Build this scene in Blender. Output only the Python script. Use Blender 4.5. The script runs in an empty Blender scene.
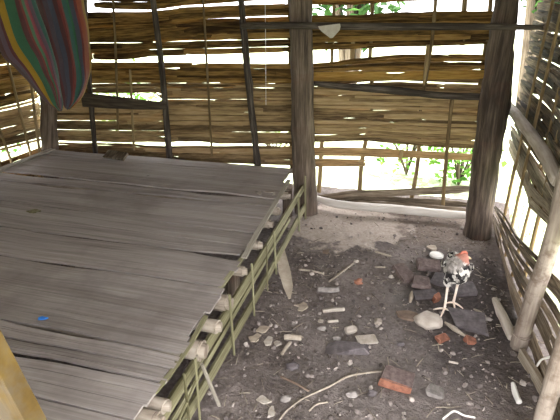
import bpy, bmesh, random
from math import sin, cos, tan, pi, radians, atan2, sqrt, exp
from mathutils import Vector, Matrix, Euler, noise

random.seed(7)
S = bpy.context.scene
C = S.collection
V = Vector
R = random.random
def U(a, b): return a + (b - a) * random.random()
def N(x, y=0.0, z=0.0): return noise.noise(V((x, y, z)))

# ------------------------------------------------------------------ camera
F, PITCH, YAW, H = 460.0, radians(23.5), radians(15), 1.6
def ray(px, py):
    u = (px - 280) / F; v = (210 - py) / F
    d = V((u, cos(PITCH) + v * sin(PITCH), -sin(PITCH) + v * cos(PITCH)))
    return V((cos(YAW) * d.x - sin(YAW) * d.y, sin(YAW) * d.x + cos(YAW) * d.y, d.z))
CAM = V((0, 0, H))
def onZ(px, py, z=0.0): d = ray(px, py); return CAM + d * ((z - H) / d.z)
def onY(px, py, Y): d = ray(px, py); return CAM + d * (Y / d.y)
def onX(px, py, X): d = ray(px, py); return CAM + d * (X / d.x)
FWD = V((-sin(YAW) * cos(PITCH), cos(YAW) * cos(PITCH), -sin(PITCH)))
def mpp(p): return (V(p) - CAM).dot(FWD) / F          # metres covered by one pixel at p

cam = bpy.data.cameras.new('camera'); co = bpy.data.objects.new('camera', cam); C.objects.link(co)
cam.sensor_width = 36; cam.lens = 36 * F / 560; cam.clip_start = 0.02; cam.clip_end = 200
co.location = CAM; co.rotation_euler = (pi / 2 - PITCH, 0, YAW)
S.camera = co

# ------------------------------------------------------------------ mesh helper
class M:
    def __init__(s): s.v = []; s.f = []; s.uv = []; s.mi = []; s.m = 0
    def addv(s, p, uv=(0, 0)): s.v.append(V(p)); s.uv.append(uv); return len(s.v) - 1
    def face(s, *i): s.f.append(tuple(i)); s.mi.append(s.m)
    def tube(s, pts, rads, seg=10, rough=0.0, hollow=0.0, step=None, squash=1.0):
        pts = [V(p) for p in pts]
        if not isinstance(rads, (list, tuple)): rads = [rads] * len(pts)
        # smooth resample
        P, Rr = [], []
        n = len(pts)
        k = step or (4 if n > 2 else 3)
        for i in range(n - 1):
            p0 = pts[max(i - 1, 0)]; p1 = pts[i]; p2 = pts[i + 1]; p3 = pts[min(i + 2, n - 1)]
            for j in range(k):
                t = j / k
                P.append(0.5 * ((2 * p1) + (p2 - p0) * t + (2 * p0 - 5 * p1 + 4 * p2 - p3) * t * t + (3 * p1 - p0 - 3 * p2 + p3) * t ** 3))
                Rr.append(rads[i] * (1 - t) + rads[i + 1] * t)
        P.append(pts[-1]); Rr.append(rads[-1])
        so = R() * 100; uo = R() * 10
        L = 0; rings = []
        up = V((0.13, 0.31, 0.94))
        d = (P[1] - P[0]).normalized()
        if abs(d.dot(up)) > .95: up = V((1, 0, .1))
        side = d.cross(up).normalized()
        for i, p in enumerate(P):
            if i: L += (P[i] - P[i - 1]).length
            d = (P[min(i + 1, len(P) - 1)] - P[max(i - 1, 0)]).normalized()
            side = (side - d * side.dot(d)).normalized(); b = d.cross(side)
            ring = []
            for a in range(seg):
                th = 2 * pi * a / seg
                r = Rr[i] * (1 + rough * (N(cos(th) * 1.3 + so, sin(th) * 1.3, L * 9) + .5 * N(cos(th) * 3 + so, sin(th) * 3, L * 25)))
                ring.append(s.addv(p + side * cos(th) * r + b * sin(th) * r * squash, (uo + abs(th - pi) * Rr[i], L)))
            rings.append(ring)
        for i in range(len(rings) - 1):
            for a in range(seg):
                b2 = (a + 1) % seg
                s.face(rings[i][a], rings[i][b2], rings[i + 1][b2], rings[i + 1][a])
        for e, ring in ((0, rings[0]), (1, rings[-1])):
            ctr = sum((s.v[q] for q in ring), V()) / seg
            di = (P[1] - P[0]).normalized() if e == 0 else (P[-2] - P[-1]).normalized()
            if hollow and e == 1:
                r1 = [s.addv(ctr + (s.v[q] - ctr) * .72, s.uv[q]) for q in ring]
                r2 = [s.addv(ctr + (s.v[q] - ctr) * .68 + di * hollow, s.uv[q]) for q in ring]
                for A, B in ((ring, r1), (r1, r2)):
                    for a in range(seg):
                        b2 = (a + 1) % seg; s.face(A[a], A[b2], B[b2], B[a])
                s.face(*r2)
            else:
                r1 = [s.addv(ctr + (s.v[q] - ctr) * .8 - di * Rr[0 if e == 0 else -1] * .18, s.uv[q]) for q in ring]
                for a in range(seg):
                    b2 = (a + 1) % seg
                    if e == 0: s.face(ring[b2], ring[a], r1[a], r1[b2])
                    else: s.face(ring[a], ring[b2], r1[b2], r1[a])
                s.face(*(r1 if e == 1 else r1[::-1]))
    def ribbon(s, ctr, side, nor, hw, th, curve=0.0, acr=2):
        """closed flat strip: per node centre, side vector, normal, half-width; curve = dish depth"""
        n = len(ctr); uo = R() * 40; L = 0; rings = []
        for i in range(n):
            if i: L += (ctr[i] - ctr[i - 1]).length
            w = hw[i] if isinstance(hw, (list, tuple)) else hw
            fr, bk = [], []
            for k in range(acr + 1):
                t = -1 + 2 * k / acr
                p = ctr[i] + side[i] * (t * w) + nor[i] * (curve * (1 - t * t))
                fr.append(s.addv(p + nor[i] * th * .5, (uo + t * w, L)))
                bk.append(s.addv(p - nor[i] * th * .5, (uo + t * w + .003, L)))
            rings.append(fr + bk[::-1])
        m = len(rings[0])
        for i in range(n - 1):
            for a in range(m):
                b = (a + 1) % m
                s.face(rings[i][a], rings[i][b], rings[i + 1][b], rings[i + 1][a])
        s.face(*rings[0][::-1]); s.face(*rings[-1])
    def block(s, c, dim, rot=(0, 0, 0), bev=.1, jit=.06, rough=.02, cuts=2):
        bm = bmesh.new(); bmesh.ops.create_cube(bm, size=1)
        for v in bm.verts: v.co += V((U(-1, 1), U(-1, 1), U(-1, 1))) * jit
        for v in bm.verts: v.co = V((v.co.x * dim[0], v.co.y * dim[1], v.co.z * dim[2]))
        bmesh.ops.bevel(bm, geom=bm.edges[:], offset=bev * min(dim), segments=2, affect='EDGES')
        if cuts: bmesh.ops.subdivide_edges(bm, edges=bm.edges[:], cuts=1, use_grid_fill=True)
        so = R() * 50
        for v in bm.verts:
            q = v.co * 40
            v.co += V((N(q.x + so, q.y, q.z), N(q.x, q.y + so, q.z), N(q.x, q.y, q.z + so))) * rough * max(dim)
        s.addbm(bm, c, rot)
    def rock(s, c, dim, rot=(0, 0, 0), rough=.25, sub=3, flat=0.0):
        bm = bmesh.new(); bmesh.ops.create_icosphere(bm, subdivisions=sub, radius=.5)
        so = R() * 90
        for v in bm.verts:
            d = v.co.normalized()
            r = .5 * (1 + rough * N(d.x * 1.4 + so, d.y * 1.4, d.z * 1.4) * 1.6 + rough * .5 * N(d.x * 4, d.y * 4 + so, d.z * 4))
            p = d * r
            if flat: p.z = max(-flat, min(flat, p.z)) / (2 * flat)
            v.co = V((p.x * dim[0], p.y * dim[1], p.z * dim[2]))
        s.addbm(bm, c, rot)
    def shard(s, c, rad, th, rot=(0, 0, 0), n=6, jag=.3, asp=1.0):
        bm = bmesh.new(); ph = R() * 6
        ring = []
        for k in range(n):
            a = 2 * pi * k / n + U(-.2, .2); r = rad * (1 + U(-jag, jag))
            ring.append((cos(a) * r, sin(a) * r * asp))
        lo = [bm.verts.new((x, y, -th / 2)) for x, y in ring]
        hi = [bm.verts.new((x * .93, y * .93, th / 2 + U(-.15, .15) * th)) for x, y in ring]
        bm.faces.new(lo[::-1]); bm.faces.new(hi)
        for k in range(n): bm.faces.new((lo[k], lo[(k + 1) % n], hi[(k + 1) % n], hi[k]))
        s.addbm(bm, c, rot)
    def addbm(s, bm, c, rot):
        mt = Matrix.Translation(V(c)) @ Euler(rot).to_matrix().to_4x4()
        o = len(s.v)
        bm.verts.index_update()
        for v in bm.verts: s.addv(mt @ v.co, (v.co.x, v.co.y))
        for f in bm.faces: s.face(*[o + v.index for v in f.verts])
        bm.free()
    def build(s, name, mat, parent=None, smooth=True, origin=None):
        if parent is not None: org = V(parent['_o'])
        elif origin is not None: org = V(origin)
        else:
            xs = [v.x for v in s.v]; ys = [v.y for v in s.v]; zs = [v.z for v in s.v]
            org = V(((min(xs) + max(xs)) / 2, (min(ys) + max(ys)) / 2, min(zs)))
        me = bpy.data.meshes.new(name)
        me.from_pydata([tuple(v - org) for v in s.v], [], s.f)
        uvl = me.uv_layers.new(name='UVMap')
        vi = [0] * len(me.loops); me.loops.foreach_get('vertex_index', vi)
        flat = []
        for i in vi: flat += [s.uv[i][0], s.uv[i][1]]
        uvl.data.foreach_set('uv', flat)
        for m in (mat if isinstance(mat, list) else [mat]): me.materials.append(m)
        me.polygons.foreach_set('material_index', s.mi)
        me.polygons.foreach_set('use_smooth', [smooth] * len(me.polygons))
        me.update()
        bm = bmesh.new(); bm.from_mesh(me); bmesh.ops.recalc_face_normals(bm, faces=bm.faces[:])
        bm.to_mesh(me); bm.free()
        if smooth: me.set_sharp_from_angle(angle=radians(50))
        o = bpy.data.objects.new(name, me); C.objects.link(o)
        if parent is not None: o.parent = parent
        else: o.location = org
        o['_o'] = tuple(org)
        return o

def tag(o, label, cat, group=None, kind=None):
    o['label'] = label; o['category'] = cat
    if group: o['group'] = group
    if kind: o['kind'] = kind
    return o
def thing(name, loc, label, cat, group=None):
    o = bpy.data.objects.new(name, None); C.objects.link(o); o.location = loc; o['_o'] = tuple(loc)
    o.empty_display_size = .1
    return tag(o, label, cat, group)
def struct(o): o['kind'] = 'structure'; return o

# ------------------------------------------------------------------ materials
def newmat(name):
    m = bpy.data.materials.new(name); m.use_nodes = True
    nt = m.node_tree; b = nt.nodes['Principled BSDF']
    b.inputs['Specular IOR Level'].default_value = .25
    return m, nt, b
def nd(nt, t, **k):
    n = nt.nodes.new(t)
    for a, v in k.items():
        if a.startswith('_'): n.inputs[a[1:]].default_value = v
        else: setattr(n, a, v)
    return n
def ramp(nt, fac, stops, interp='LINEAR'):
    r = nt.nodes.new('ShaderNodeValToRGB'); r.color_ramp.interpolation = interp
    e = r.color_ramp.elements
    while len(e) < len(stops): e.new(.5)
    for i, (p, c) in enumerate(stops): e[i].position = p; e[i].color = (*c, 1)
    nt.links.new(fac, r.inputs[0]); return r.outputs[0]
def mixc(nt, fac, a, b, mode='MIX'):
    n = nt.nodes.new('ShaderNodeMix'); n.data_type = 'RGBA'; n.blend_type = mode
    for sck, val in ((n.inputs[0], fac), (n.inputs[6], a), (n.inputs[7], b)):
        if isinstance(val, (int, float)): sck.default_value = val
        elif isinstance(val, tuple): sck.default_value = (*val, 1)
        else: nt.links.new(val, sck)
    return n.outputs[2]
def mth(nt, op, a, b=None, c=None, clamp=False):
    n = nt.nodes.new('ShaderNodeMath'); n.operation = op; n.use_clamp = clamp
    for i, val in enumerate((a, b, c)):
        if val is None: continue
        if isinstance(val, (int, float)): n.inputs[i].default_value = val
        else: nt.links.new(val, n.inputs[i])
    return n.outputs[0]
def noi(nt, vec, scale, detail=4, rough=.6):
    n = nd(nt, 'ShaderNodeTexNoise', _Scale=scale, _Detail=detail, _Roughness=rough)
    if vec is not None: nt.links.new(vec, n.inputs['Vector'])
    return n.outputs[0]
def mapped(nt, src, sc):
    m = nd(nt, 'ShaderNodeMapping', _Scale=sc); nt.links.new(src, m.inputs['Vector']); return m.outputs[0]
def bump(nt, b, h, strength, dist):
    n = nd(nt, 'ShaderNodeBump', _Strength=strength, _Distance=dist)
    nt.links.new(h, n.inputs['Height']); nt.links.new(n.outputs[0], b.inputs['Normal'])

def wood(name, stops, su=90, sv=5, rough=.8, bmp=.5, trans=0.0, var=.5, knots=0.0, blotch=None, bdist=.003, gain=3.0):
    m, nt, b = newmat(name)
    uv = nd(nt, 'ShaderNodeTexCoord').outputs['UV']
    fac = noi(nt, mapped(nt, uv, (su, sv, 1)), 1, 6, .65)
    fac2 = noi(nt, mapped(nt, uv, (su * .15, sv * .5, 1)), 1, 3)
    fac3 = noi(nt, mapped(nt, uv, (su * 3.2, sv * 1.4, 1)), 1, 3, .6)
    f = mth(nt, 'ADD', mth(nt, 'ADD', mth(nt, 'MULTIPLY', fac, .45), mth(nt, 'MULTIPLY', fac2, .3)), mth(nt, 'MULTIPLY', fac3, .25))
    f = mth(nt, 'ADD', mth(nt, 'MULTIPLY', mth(nt, 'SUBTRACT', f, .5), gain), .5)
    rnd = nd(nt, 'ShaderNodeNewGeometry').outputs['Random Per Island']
    f = mth(nt, 'ADD', f, mth(nt, 'MULTIPLY', mth(nt, 'SUBTRACT', rnd, .5), var), clamp=True)
    col = ramp(nt, f, stops)
    if blotch:
        ob = nd(nt, 'ShaderNodeTexCoord').outputs['Object']
        bl = ramp(nt, noi(nt, ob, blotch[1], 5, .65), [(blotch[2], (0, 0, 0)), (blotch[2] + .15, (1, 1, 1))])
        col = mixc(nt, mth(nt, 'MULTIPLY', bl, blotch[3]), col, blotch[0])
    if knots:
        vo = nd(nt, 'ShaderNodeTexVoronoi', _Scale=knots); nt.links.new(nd(nt, 'ShaderNodeTexCoord').outputs['Object'], vo.inputs['Vector'])
        k = ramp(nt, vo.outputs['Distance'], [(.0, (1, 1, 1)), (.04, (.8, .8, .8)), (.085, (0, 0, 0))])
        col = mixc(nt, k, col, (.02, .015, .012))
    nt.links.new(col, b.inputs['Base Color']); b.inputs['Roughness'].default_value = rough
    bump(nt, b, fac, bmp, bdist)
    if trans:
        t = nt.nodes.new('ShaderNodeBsdfTranslucent')
        nt.links.new(mixc(nt, 1.0, col, (1.0, .72, .36), 'MULTIPLY'), t.inputs['Color'])
        mx = nd(nt, 'ShaderNodeMixShader'); mx.inputs[0].default_value = trans
        nt.links.new(b.outputs[0], mx.inputs[1]); nt.links.new(t.outputs[0], mx.inputs[2])
        nt.links.new(mx.outputs[0], nt.nodes['Material Output'].inputs['Surface'])
    return m
def plain(name, stops, scale=30, rough=.85, bmp=.4, var=.4, trans=0.0, bdist=.004):
    m, nt, b = newmat(name)
    ob = nd(nt, 'ShaderNodeTexCoord').outputs['Object']
    n = noi(nt, ob, scale, 6, .65)
    rnd = nd(nt, 'ShaderNodeNewGeometry').outputs['Random Per Island']
    f = mth(nt, 'ADD', n, mth(nt, 'MULTIPLY', mth(nt, 'SUBTRACT', rnd, .5), var), clamp=True)
    col = ramp(nt, f, stops)
    nt.links.new(col, b.inputs['Base Color']); b.inputs['Roughness'].default_value = rough
    bump(nt, b, n, bmp, bdist)
    if trans:
        t = nt.nodes.new('ShaderNodeBsdfTranslucent'); nt.links.new(col, t.inputs['Color'])
        mx = nd(nt, 'ShaderNodeMixShader'); mx.inputs[0].default_value = trans
        nt.links.new(b.outputs[0], mx.inputs[1]); nt.links.new(t.outputs[0], mx.inputs[2])
        nt.links.new(mx.outputs[0], nt.nodes['Material Output'].inputs['Surface'])
    return m

M_GOLD = wood('bamboo_golden_brown', [(.15, (.036, .019, .006)), (.4, (.125, .072, .023)), (.65, (.30, .178, .052)), (.95, (.47, .31, .11))], trans=.30, var=.55)
M_BEIGE = wood('bamboo_weathered_beige', [(.15, (.10, .064, .032)), (.4, (.235, .163, .083)), (.65, (.40, .285, .142)), (.95, (.54, .41, .235))], trans=.25, var=.55)
M_DARKMAT = wood('bamboo_dark_brown', [(.15, (.018, .012, .007)), (.5, (.07, .047, .026)), (.75, (.16, .112, .062)), (.95, (.32, .24, .145))], trans=.12, var=.5)  # darker brown for the upper mats of the right wall
M_GREYMAT = wood('bamboo_weathered_grey', [(.15, (.075, .058, .04)), (.45, (.20, .163, .118)), (.7, (.34, .285, .215)), (.95, (.50, .44, .35))], trans=.2, var=.7)
M_BATTEN = wood('split_batten', [(.2, (.075, .05, .026)), (.5, (.20, .138, .068)), (.9, (.38, .285, .15))], trans=.1, var=.5)
M_POST = wood('post_timber', [(.2, (.035, .025, .019)), (.5, (.10, .074, .056)), (.9, (.24, .19, .15))], su=30, sv=2.5, bmp=.8, blotch=((.10, .045, .03), 3.0, .55, .55), bdist=.008)
M_POLE = wood('smoked_pole', [(.2, (.016, .012, .010)), (.5, (.045, .035, .028)), (.9, (.15, .125, .105))], su=40, sv=3, bmp=.7, bdist=.006)
M_PLANKDARK = wood('dark_plank_wood', [(.2, (.014, .010, .008)), (.5, (.036, .026, .019)), (.9, (.09, .07, .052))], su=40, sv=3, bmp=.6)
M_PALEPOLE = wood('barkless_pale_pole', [(.2, (.24, .195, .155)), (.5, (.40, .35, .295)), (.9, (.56, .51, .45))], su=25, sv=3, bmp=.4, blotch=((.20, .13, .09), 7.0, .58, .6), bdist=.004)
M_LOG = wood('bleached_log', [(.2, (.36, .32, .28)), (.5, (.54, .50, .455)), (.9, (.68, .645, .60))], su=20, sv=3, bmp=.3, gain=1.5)
M_BLOND = wood('blond_post', [(.2, (.15, .11, .085)), (.5, (.265, .215, .175)), (.9, (.40, .345, .295))], su=25, sv=3, bmp=.5, blotch=((.12, .08, .055), 11.0, .50, .75), bdist=.004)
M_DECK = wood('grey_deck_board', [(.15, (.17, .147, .135)), (.42, (.30, .268, .25)), (.65, (.395, .355, .335)), (.95, (.50, .46, .44))], su=75, sv=1.6, rough=.6, bmp=.3, var=.2, knots=3.6, gain=2.2, blotch=((.15, .122, .115), 1.4, .54, .5), bdist=.003)
M_DECKEDGE = wood('pale_edge_slat', [(.2, (.16, .14, .11)), (.5, (.32, .29, .24)), (.9, (.46, .43, .37))], su=70, sv=3, bmp=.4)
M_CULM = wood('dry_bamboo_culm', [(.2, (.17, .13, .10)), (.5, (.325, .275, .225)), (.9, (.46, .41, .35))], su=20, sv=6, bmp=.3, rough=.6)
M_GREENBAM = wood('olive_bamboo', [(.2, (.10, .09, .045)), (.5, (.215, .20, .115)), (.9, (.36, .345, .22))], su=50, sv=2, bmp=.3, rough=.55, var=.3)
M_YELLOW = wood('yellow_plank', [(.2, (.036, .019, .005)), (.5, (.088, .052, .012)), (.9, (.16, .105, .03))], su=40, sv=4, bmp=.5, blotch=((.085, .066, .048), 9.0, .46, .8))
M_DARKBRICK = plain('sooty_brick', [(.25, (.10, .070, .064)), (.55, (.20, .155, .145)), (.85, (.29, .235, .22))], 35)
M_DARKSLAB = plain('dark_flat_stone', [(.25, (.07, .06, .062)), (.55, (.14, .122, .126)), (.85, (.23, .2, .205))], 25)
M_REDBRICK = plain('red_brick', [(.25, (.14, .06, .04)), (.55, (.29, .125, .08)), (.85, (.38, .2, .14))], 40)
M_PALESTONE = plain('pale_stone', [(.25, (.23, .195, .165)), (.5, (.37, .32, .275)), (.8, (.48, .43, .375))], 22)
M_GREYSTONE = plain('grey_stone', [(.25, (.12, .11, .10)), (.55, (.24, .215, .2)), (.85, (.36, .33, .31))], 30)
M_CREAM = plain('cream_chip', [(.25, (.28, .24, .20)), (.55, (.42, .375, .325)), (.85, (.55, .51, .45))], 30, var=.3)
M_WHITE = plain('white_plastic', [(.2, (.72, .7, .66)), (.8, (.86, .85, .82))], 20, rough=.45, bmp=.05)
M_LEAF = plain('dry_leaf', [(.25, (.24, .19, .145)), (.55, (.39, .33, .265)), (.85, (.52, .46, .38))], 18, var=.3)
M_BROWNLEAF = plain('brown_leaf', [(.25, (.10, .07, .05)), (.55, (.18, .13, .10)), (.85, (.27, .21, .16))], 18)
M_TWIG = plain('pale_twig', [(.25, (.22, .18, .14)), (.6, (.37, .32, .26)), (.85, (.50, .45, .38))], 40)
M_BLUE = plain('blue_scrap', [(.2, (.03, .16, .55)), (.8, (.05, .25, .72))], 30, rough=.5)
M_CRUMB = plain('crumb_mix', [(.1, (.085, .07, .065)), (.45, (.18, .152, .14)), (.8, (.27, .232, .212)), (.99, (.42, .37, .335))], 60, var=1.1)
M_STRAW = plain('straw_mix', [(.1, (.10, .08, .06)), (.5, (.20, .165, .13)), (.95, (.38, .33, .26))], 60, var=1.1)
M_GREENLEAF = plain('green_foliage', [(.2, (.06, .17, .02)), (.55, (.13, .30, .045)), (.9, (.25, .42, .10))], 12, var=.7, trans=.45, bmp=0)
M_DARKLEAF = plain('dark_foliage', [(.2, (.02, .06, .015)), (.55, (.05, .12, .03)), (.9, (.10, .22, .06))], 12, var=.7, trans=.3, bmp=0)
M_GRASS = plain('grass_blades', [(.2, (.16, .30, .06)), (.55, (.30, .46, .12)), (.9, (.50, .60, .25))], 12, var=.8, trans=.4, bmp=0)
M_THATCH = wood('thatch', [(.2, (.10, .08, .05)), (.5, (.2, .16, .1)), (.9, (.32, .26, .17))], su=120, sv=4)
M_STRING = plain('white_string', [(.2, (.7, .68, .62)), (.8, (.85, .83, .78))], 60, bmp=0)
M_WIRE = plain('rusty_wire', [(.2, (.2, .15, .12)), (.8, (.4, .34, .28))], 60, bmp=0)
M_RAG = plain('grey_rag', [(.2, (.24, .21, .18)), (.8, (.42, .385, .34))], 30)

# soil floor
def soil():
    m, nt, b = newmat('dirt_floor')
    ob = nd(nt, 'ShaderNodeTexCoord').outputs['Object']
    n1 = noi(nt, ob, 2.6, 5, .6); n2 = noi(nt, ob, 38, 6, .7); n3 = noi(nt, ob, 150, 3, .7)
    f = mth(nt, 'ADD', mth(nt, 'MULTIPLY', n1, .55), mth(nt, 'MULTIPLY', n2, .45))
    col = ramp(nt, f, [(.34, (.06, .048, .044)), (.47, (.16, .131, .12)), (.6, (.265, .225, .207)), (.74, (.38, .335, .31))])
    col = mixc(nt, mth(nt, 'MULTIPLY', ramp(nt, n3, [(.6, (0, 0, 0)), (.75, (1, 1, 1))]), .35), col, (.24, .2, .17))
    sep = nd(nt, 'ShaderNodeSeparateXYZ'); nt.links.new(ob, sep.inputs[0])
    X, Y = sep.outputs[0], sep.outputs[1]
    wob = mth(nt, 'MULTIPLY', mth(nt, 'SUBTRACT', noi(nt, ob, 5, 4, .6), .5), 1.3)
    def ell(cx, cy, rx, ry, lo, hi):
        dx = mth(nt, 'DIVIDE', mth(nt, 'SUBTRACT', X, cx), rx); dy = mth(nt, 'DIVIDE', mth(nt, 'SUBTRACT', Y, cy), ry)
        d = mth(nt, 'ADD', mth(nt, 'SQRT', mth(nt, 'ADD', mth(nt, 'MULTIPLY', dx, dx), mth(nt, 'MULTIPLY', dy, dy))), wob)
        n = nd(nt, 'ShaderNodeMapRange'); n.inputs[1].default_value = lo; n.inputs[2].default_value = hi; n.inputs[3].default_value = 1; n.inputs[4].default_value = 0
        nt.links.new(d, n.inputs[0]); return n.outputs[0]
    pale_tone = ramp(nt, n2, [(.3, (.36, .295, .25)), (.6, (.52, .445, .385)), (.85, (.64, .57, .50))])
    brown = ramp(nt, n2, [(.3, (.16, .122, .10)), (.7, (.29, .235, .195))])
    col = mixc(nt, mth(nt, 'MULTIPLY', ell(.2, 3.62, .75, .42, .7, 1.2), .85), col, brown)
    col = mixc(nt, mth(nt, 'MULTIPLY', ell(-.36, 3.44, .50, .46, .9, 1.0), .95), col, pale_tone)  # paler tone inside a wobbly ellipse towards the back wall
    dust = ramp(nt, n2, [(.3, (.17, .148, .138)), (.8, (.36, .315, .295))])
    col = mixc(nt, mth(nt, 'MULTIPLY', ell(.02, 1.85, .5, .55, .5, 1.2), .6), col, dust)
    col = mixc(nt, mth(nt, 'MULTIPLY', ell(.10, 2.48, .14, .16, .6, 1.1), .75), col, (.24, .215, .2))
    damp = ramp(nt, n2, [(.3, (.032, .026, .025)), (.7, (.085, .070, .068))])
    col = mixc(nt, mth(nt, 'MULTIPLY', ell(.46, 2.45, .36, .75, .6, 1.15), .8), col, damp)
    nt.links.new(col, b.inputs['Base Color']); b.inputs['Roughness'].default_value = .85
    h = mth(nt, 'ADD', n2, mth(nt, 'MULTIPLY', n3, .4))
    bump(nt, b, h, 1.0, .022)
    return m
M_SOIL = soil()

# ------------------------------------------------------------------ floor
def floor_z(x, y):
    z = .012 * N(x * 3, y * 3, 1) + .008 * N(x * 11, y * 11, 2) + .006 * N(x * 28, y * 28, 3)
    if y > 3.86: z += .05 * min(1, (y - 3.86) / .1)
    return z
m = M(); nx, ny = 150, 230
xs = [-1.0 + 1.95 * i / nx for i in range(nx + 1)]; ys = [.9 + 3.2 * j / ny for j in range(ny + 1)]
for y in ys:
    for x in xs: m.addv((x, y, floor_z(x, y)), (x, y))
for j in range(ny):
    for i in range(nx):
        a = j * (nx + 1) + i; m.face(a, a + 1, a + nx + 2, a + nx + 1)
# coarser ground under the platform and towards the doorway, same sheet
def patch(x0, x1, y0, y1, n):
    o = len(m.v)
    for j in range(n + 1):
        for i in range(n + 1):
            x = x0 + (x1 - x0) * i / n; y = y0 + (y1 - y0) * j / n
            m.addv((x, y, floor_z(x, y) - .004), (x, y))
    for j in range(n):
        for i in range(n):
            a = o + j * (n + 1) + i; m.face(a, a + 1, a + n + 2, a + n + 1)
patch(-3.5, -.995, .9, 4.1, 40); patch(-3.5, .95, -.8, .905, 40)
struct(m.build('floor', M_SOIL, origin=(0, 0, 0)))

# ------------------------------------------------------------------ outside ground
def lawn():
    m, nt, b = newmat('sunlit_lawn')
    ob = nd(nt, 'ShaderNodeTexCoord').outputs['Object']
    n1 = noi(nt, ob, 1.2, 5, .6); n2 = noi(nt, ob, 30, 5, .7)
    f = mth(nt, 'ADD', mth(nt, 'MULTIPLY', n1, .5), mth(nt, 'MULTIPLY', n2, .5))
    nt.links.new(ramp(nt, f, [(.3, (.24, .29, .15)), (.5, (.42, .47, .30)), (.7, (.54, .56, .43)), (.85, (.62, .61, .52))]), b.inputs['Base Color'])
    b.inputs['Roughness'].default_value = 1
    bump(nt, b, n2, .6, .03)
    return m
m = M(); n = 60
for j in range(n + 1):
    for i in range(n + 1):
        x = -30 + 60 * i / n; y = -25 + 70 * j / n
        m.addv((x, y, -.05 + .03 * N(x * .4, y * .4)), (x, y))
for j in range(n):
    for i in range(n):
        a = j * (n + 1) + i; m.face(a, a + 1, a + n + 2, a + n + 1)
struct(m.build('ground_outside', lawn(), origin=(0, 0, 0)))

# ------------------------------------------------------------------ woven walls
def fill(m, pos, s0, s1, top, bot, nor, wmin=.02, wmax=.058, seglen=(.6, 1.9), gap=.16, weave=.5, th=.0035, stepm=.09, tilt=.003, wam=.006):
    """rows of split bamboo between two edge curves; pos(s,z) -> point; top/bot(s) -> z"""
    mid = (s0 + s1) / 2
    hgt = max(top(s0) - bot(s0), top(mid) - bot(mid), top(s1) - bot(s1))
    zt = 0.0; row = 0
    while zt < hgt - .004:
        w = min(U(wmin, wmax), hgt - zt)
        f0, f1 = zt / hgt, (zt + w) / hgt
        s = s0 - U(0, .3); row += 1
        while s < s1:
            L = U(*seglen); e = min(s + L, s1 + .03); b = max(s, s0)
            s = s + L - U(.0, .03)
            if e - b < .05: continue
            k = max(2, int((e - b) / stepm) + 1)
            dz0, dz1 = U(-tilt, tilt), U(-tilt, tilt); dep = U(-.006, .006); sh = U(.97, 1.07); so = R() * 50
            ctr, sd, no, hw = [], [], [], []
            for i in range(k + 1):
                t = i / k; ss = b + (e - b) * t
                z0, z1 = bot(ss), top(ss)
                if z1 - z0 < .004: z1 = z0 + .004
                zc = z0 + (z1 - z0) * (f0 + f1) / 2 + dz0 * (1 - t) + dz1 * t + .003 * N(ss * 4 + so)
                ctr.append(pos(ss, zc) + nor * (dep + wam * sin(2 * pi * ss / weave + pi * (row % 2))))
                sd.append(V((0, 0, 1))); no.append(nor)
                wv = (z1 - z0) * (f1 - f0) / 2 * sh * (1 + .06 * N(ss * 3 + so, 3) - .10 * max(0, N(ss * 9 + so, 8)))
                if t == 0 or t == 1: wv *= U(.4, .95)
                hw.append(wv)
            m.ribbon(ctr, sd, no, hw, th, curve=.0025)
        zt += w + (U(.003, .009) if R() < gap else U(-.003, .0008))

def curve(pts):
    pts = sorted(pts)
    def f(s):
        if s <= pts[0][0]: a, b = pts[0], pts[1]
        elif s >= pts[-1][0]: a, b = pts[-2], pts[-1]
        else:
            for a, b in zip(pts, pts[1:]):
                if a[0] <= s <= b[0]: break
        return a[1] + (b[1] - a[1]) * (s - a[0]) / (b[0] - a[0])
    return f
WY = 3.85
def pxc(pts): return curve([(onY(x, y, WY).x, onY(x, y, WY).z) for x, y in pts])
def flatz(z): return curve([(-4, z), (2, z)])
def wx(px, py=80): return onY(px, py, WY).x
posB = lambda s, z: V((s, WY, z)); NB = V((0, -1, 0))
XL, XR = -3.45, wx(486)
wb = M()
TOPZ = 2.12
def band(x0, x1, top, bot, mi, **k):
    wb.m = mi
    a = XL if x0 is None else wx(x0); b = XR if x1 is None else wx(x1)
    fill(wb, posB, a, b, top if callable(top) else pxc(top), bot if callable(bot) else pxc(bot), NB, **k)
# left of the middle post
band(106, 300, flatz(TOPZ), [(60, 8), (150, 9), (185, 4), (300, -3)], 0)
band(None, 93, flatz(TOPZ), [(0, -8), (60, 4), (95, 9)], 0)
band(None, 300, [(0, 14), (60, 12), (150, 11.5), (185, 7), (300, 3)], [(0, 27), (60, 27), (150, 24), (200, 19), (240, 17), (300, 13)], 0)
band(None, 300, [(0, 31), (60, 30), (150, 25), (200, 22), (240, 21), (300, 20)], [(60, 43), (200, 39), (300, 37)], 0, gap=.3)
band(None, 300, [(60, 47), (150, 42), (200, 41), (300, 39)], [(0, 60), (60, 60), (128, 59.5), (150, 56), (200, 55), (240, 54), (300, 52)], 0, gap=.3)
band(None, 300, [(0, 63), (60, 62), (150, 62), (240, 63.5), (300, 64)], [(0, 84), (160, 82), (300, 83)], 0, gap=.45)
band(None, 300, [(0, 85), (160, 83), (300, 84)], [(0, 94), (100, 93), (155, 92), (160, 99), (300, 100)], 1, gap=.3)
band(None, 128, [(0, 97), (128, 97)], [(0, 101), (128, 101)], 1)
band(None, 103, [(0, 97), (128, 97)], [(0, 106), (128, 106)], 1)
band(None, 300, [(0, 104), (150, 103), (160, 101), (300, 101)], [(0, 119), (160, 120), (300, 121)], 1, gap=.25)
band(None, 300, [(0, 120), (160, 121.5), (300, 122)], [(0, 140), (75, 141), (130, 142), (145, 141.5), (205, 142), (220, 144), (300, 144)], 1, gap=.3)
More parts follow.
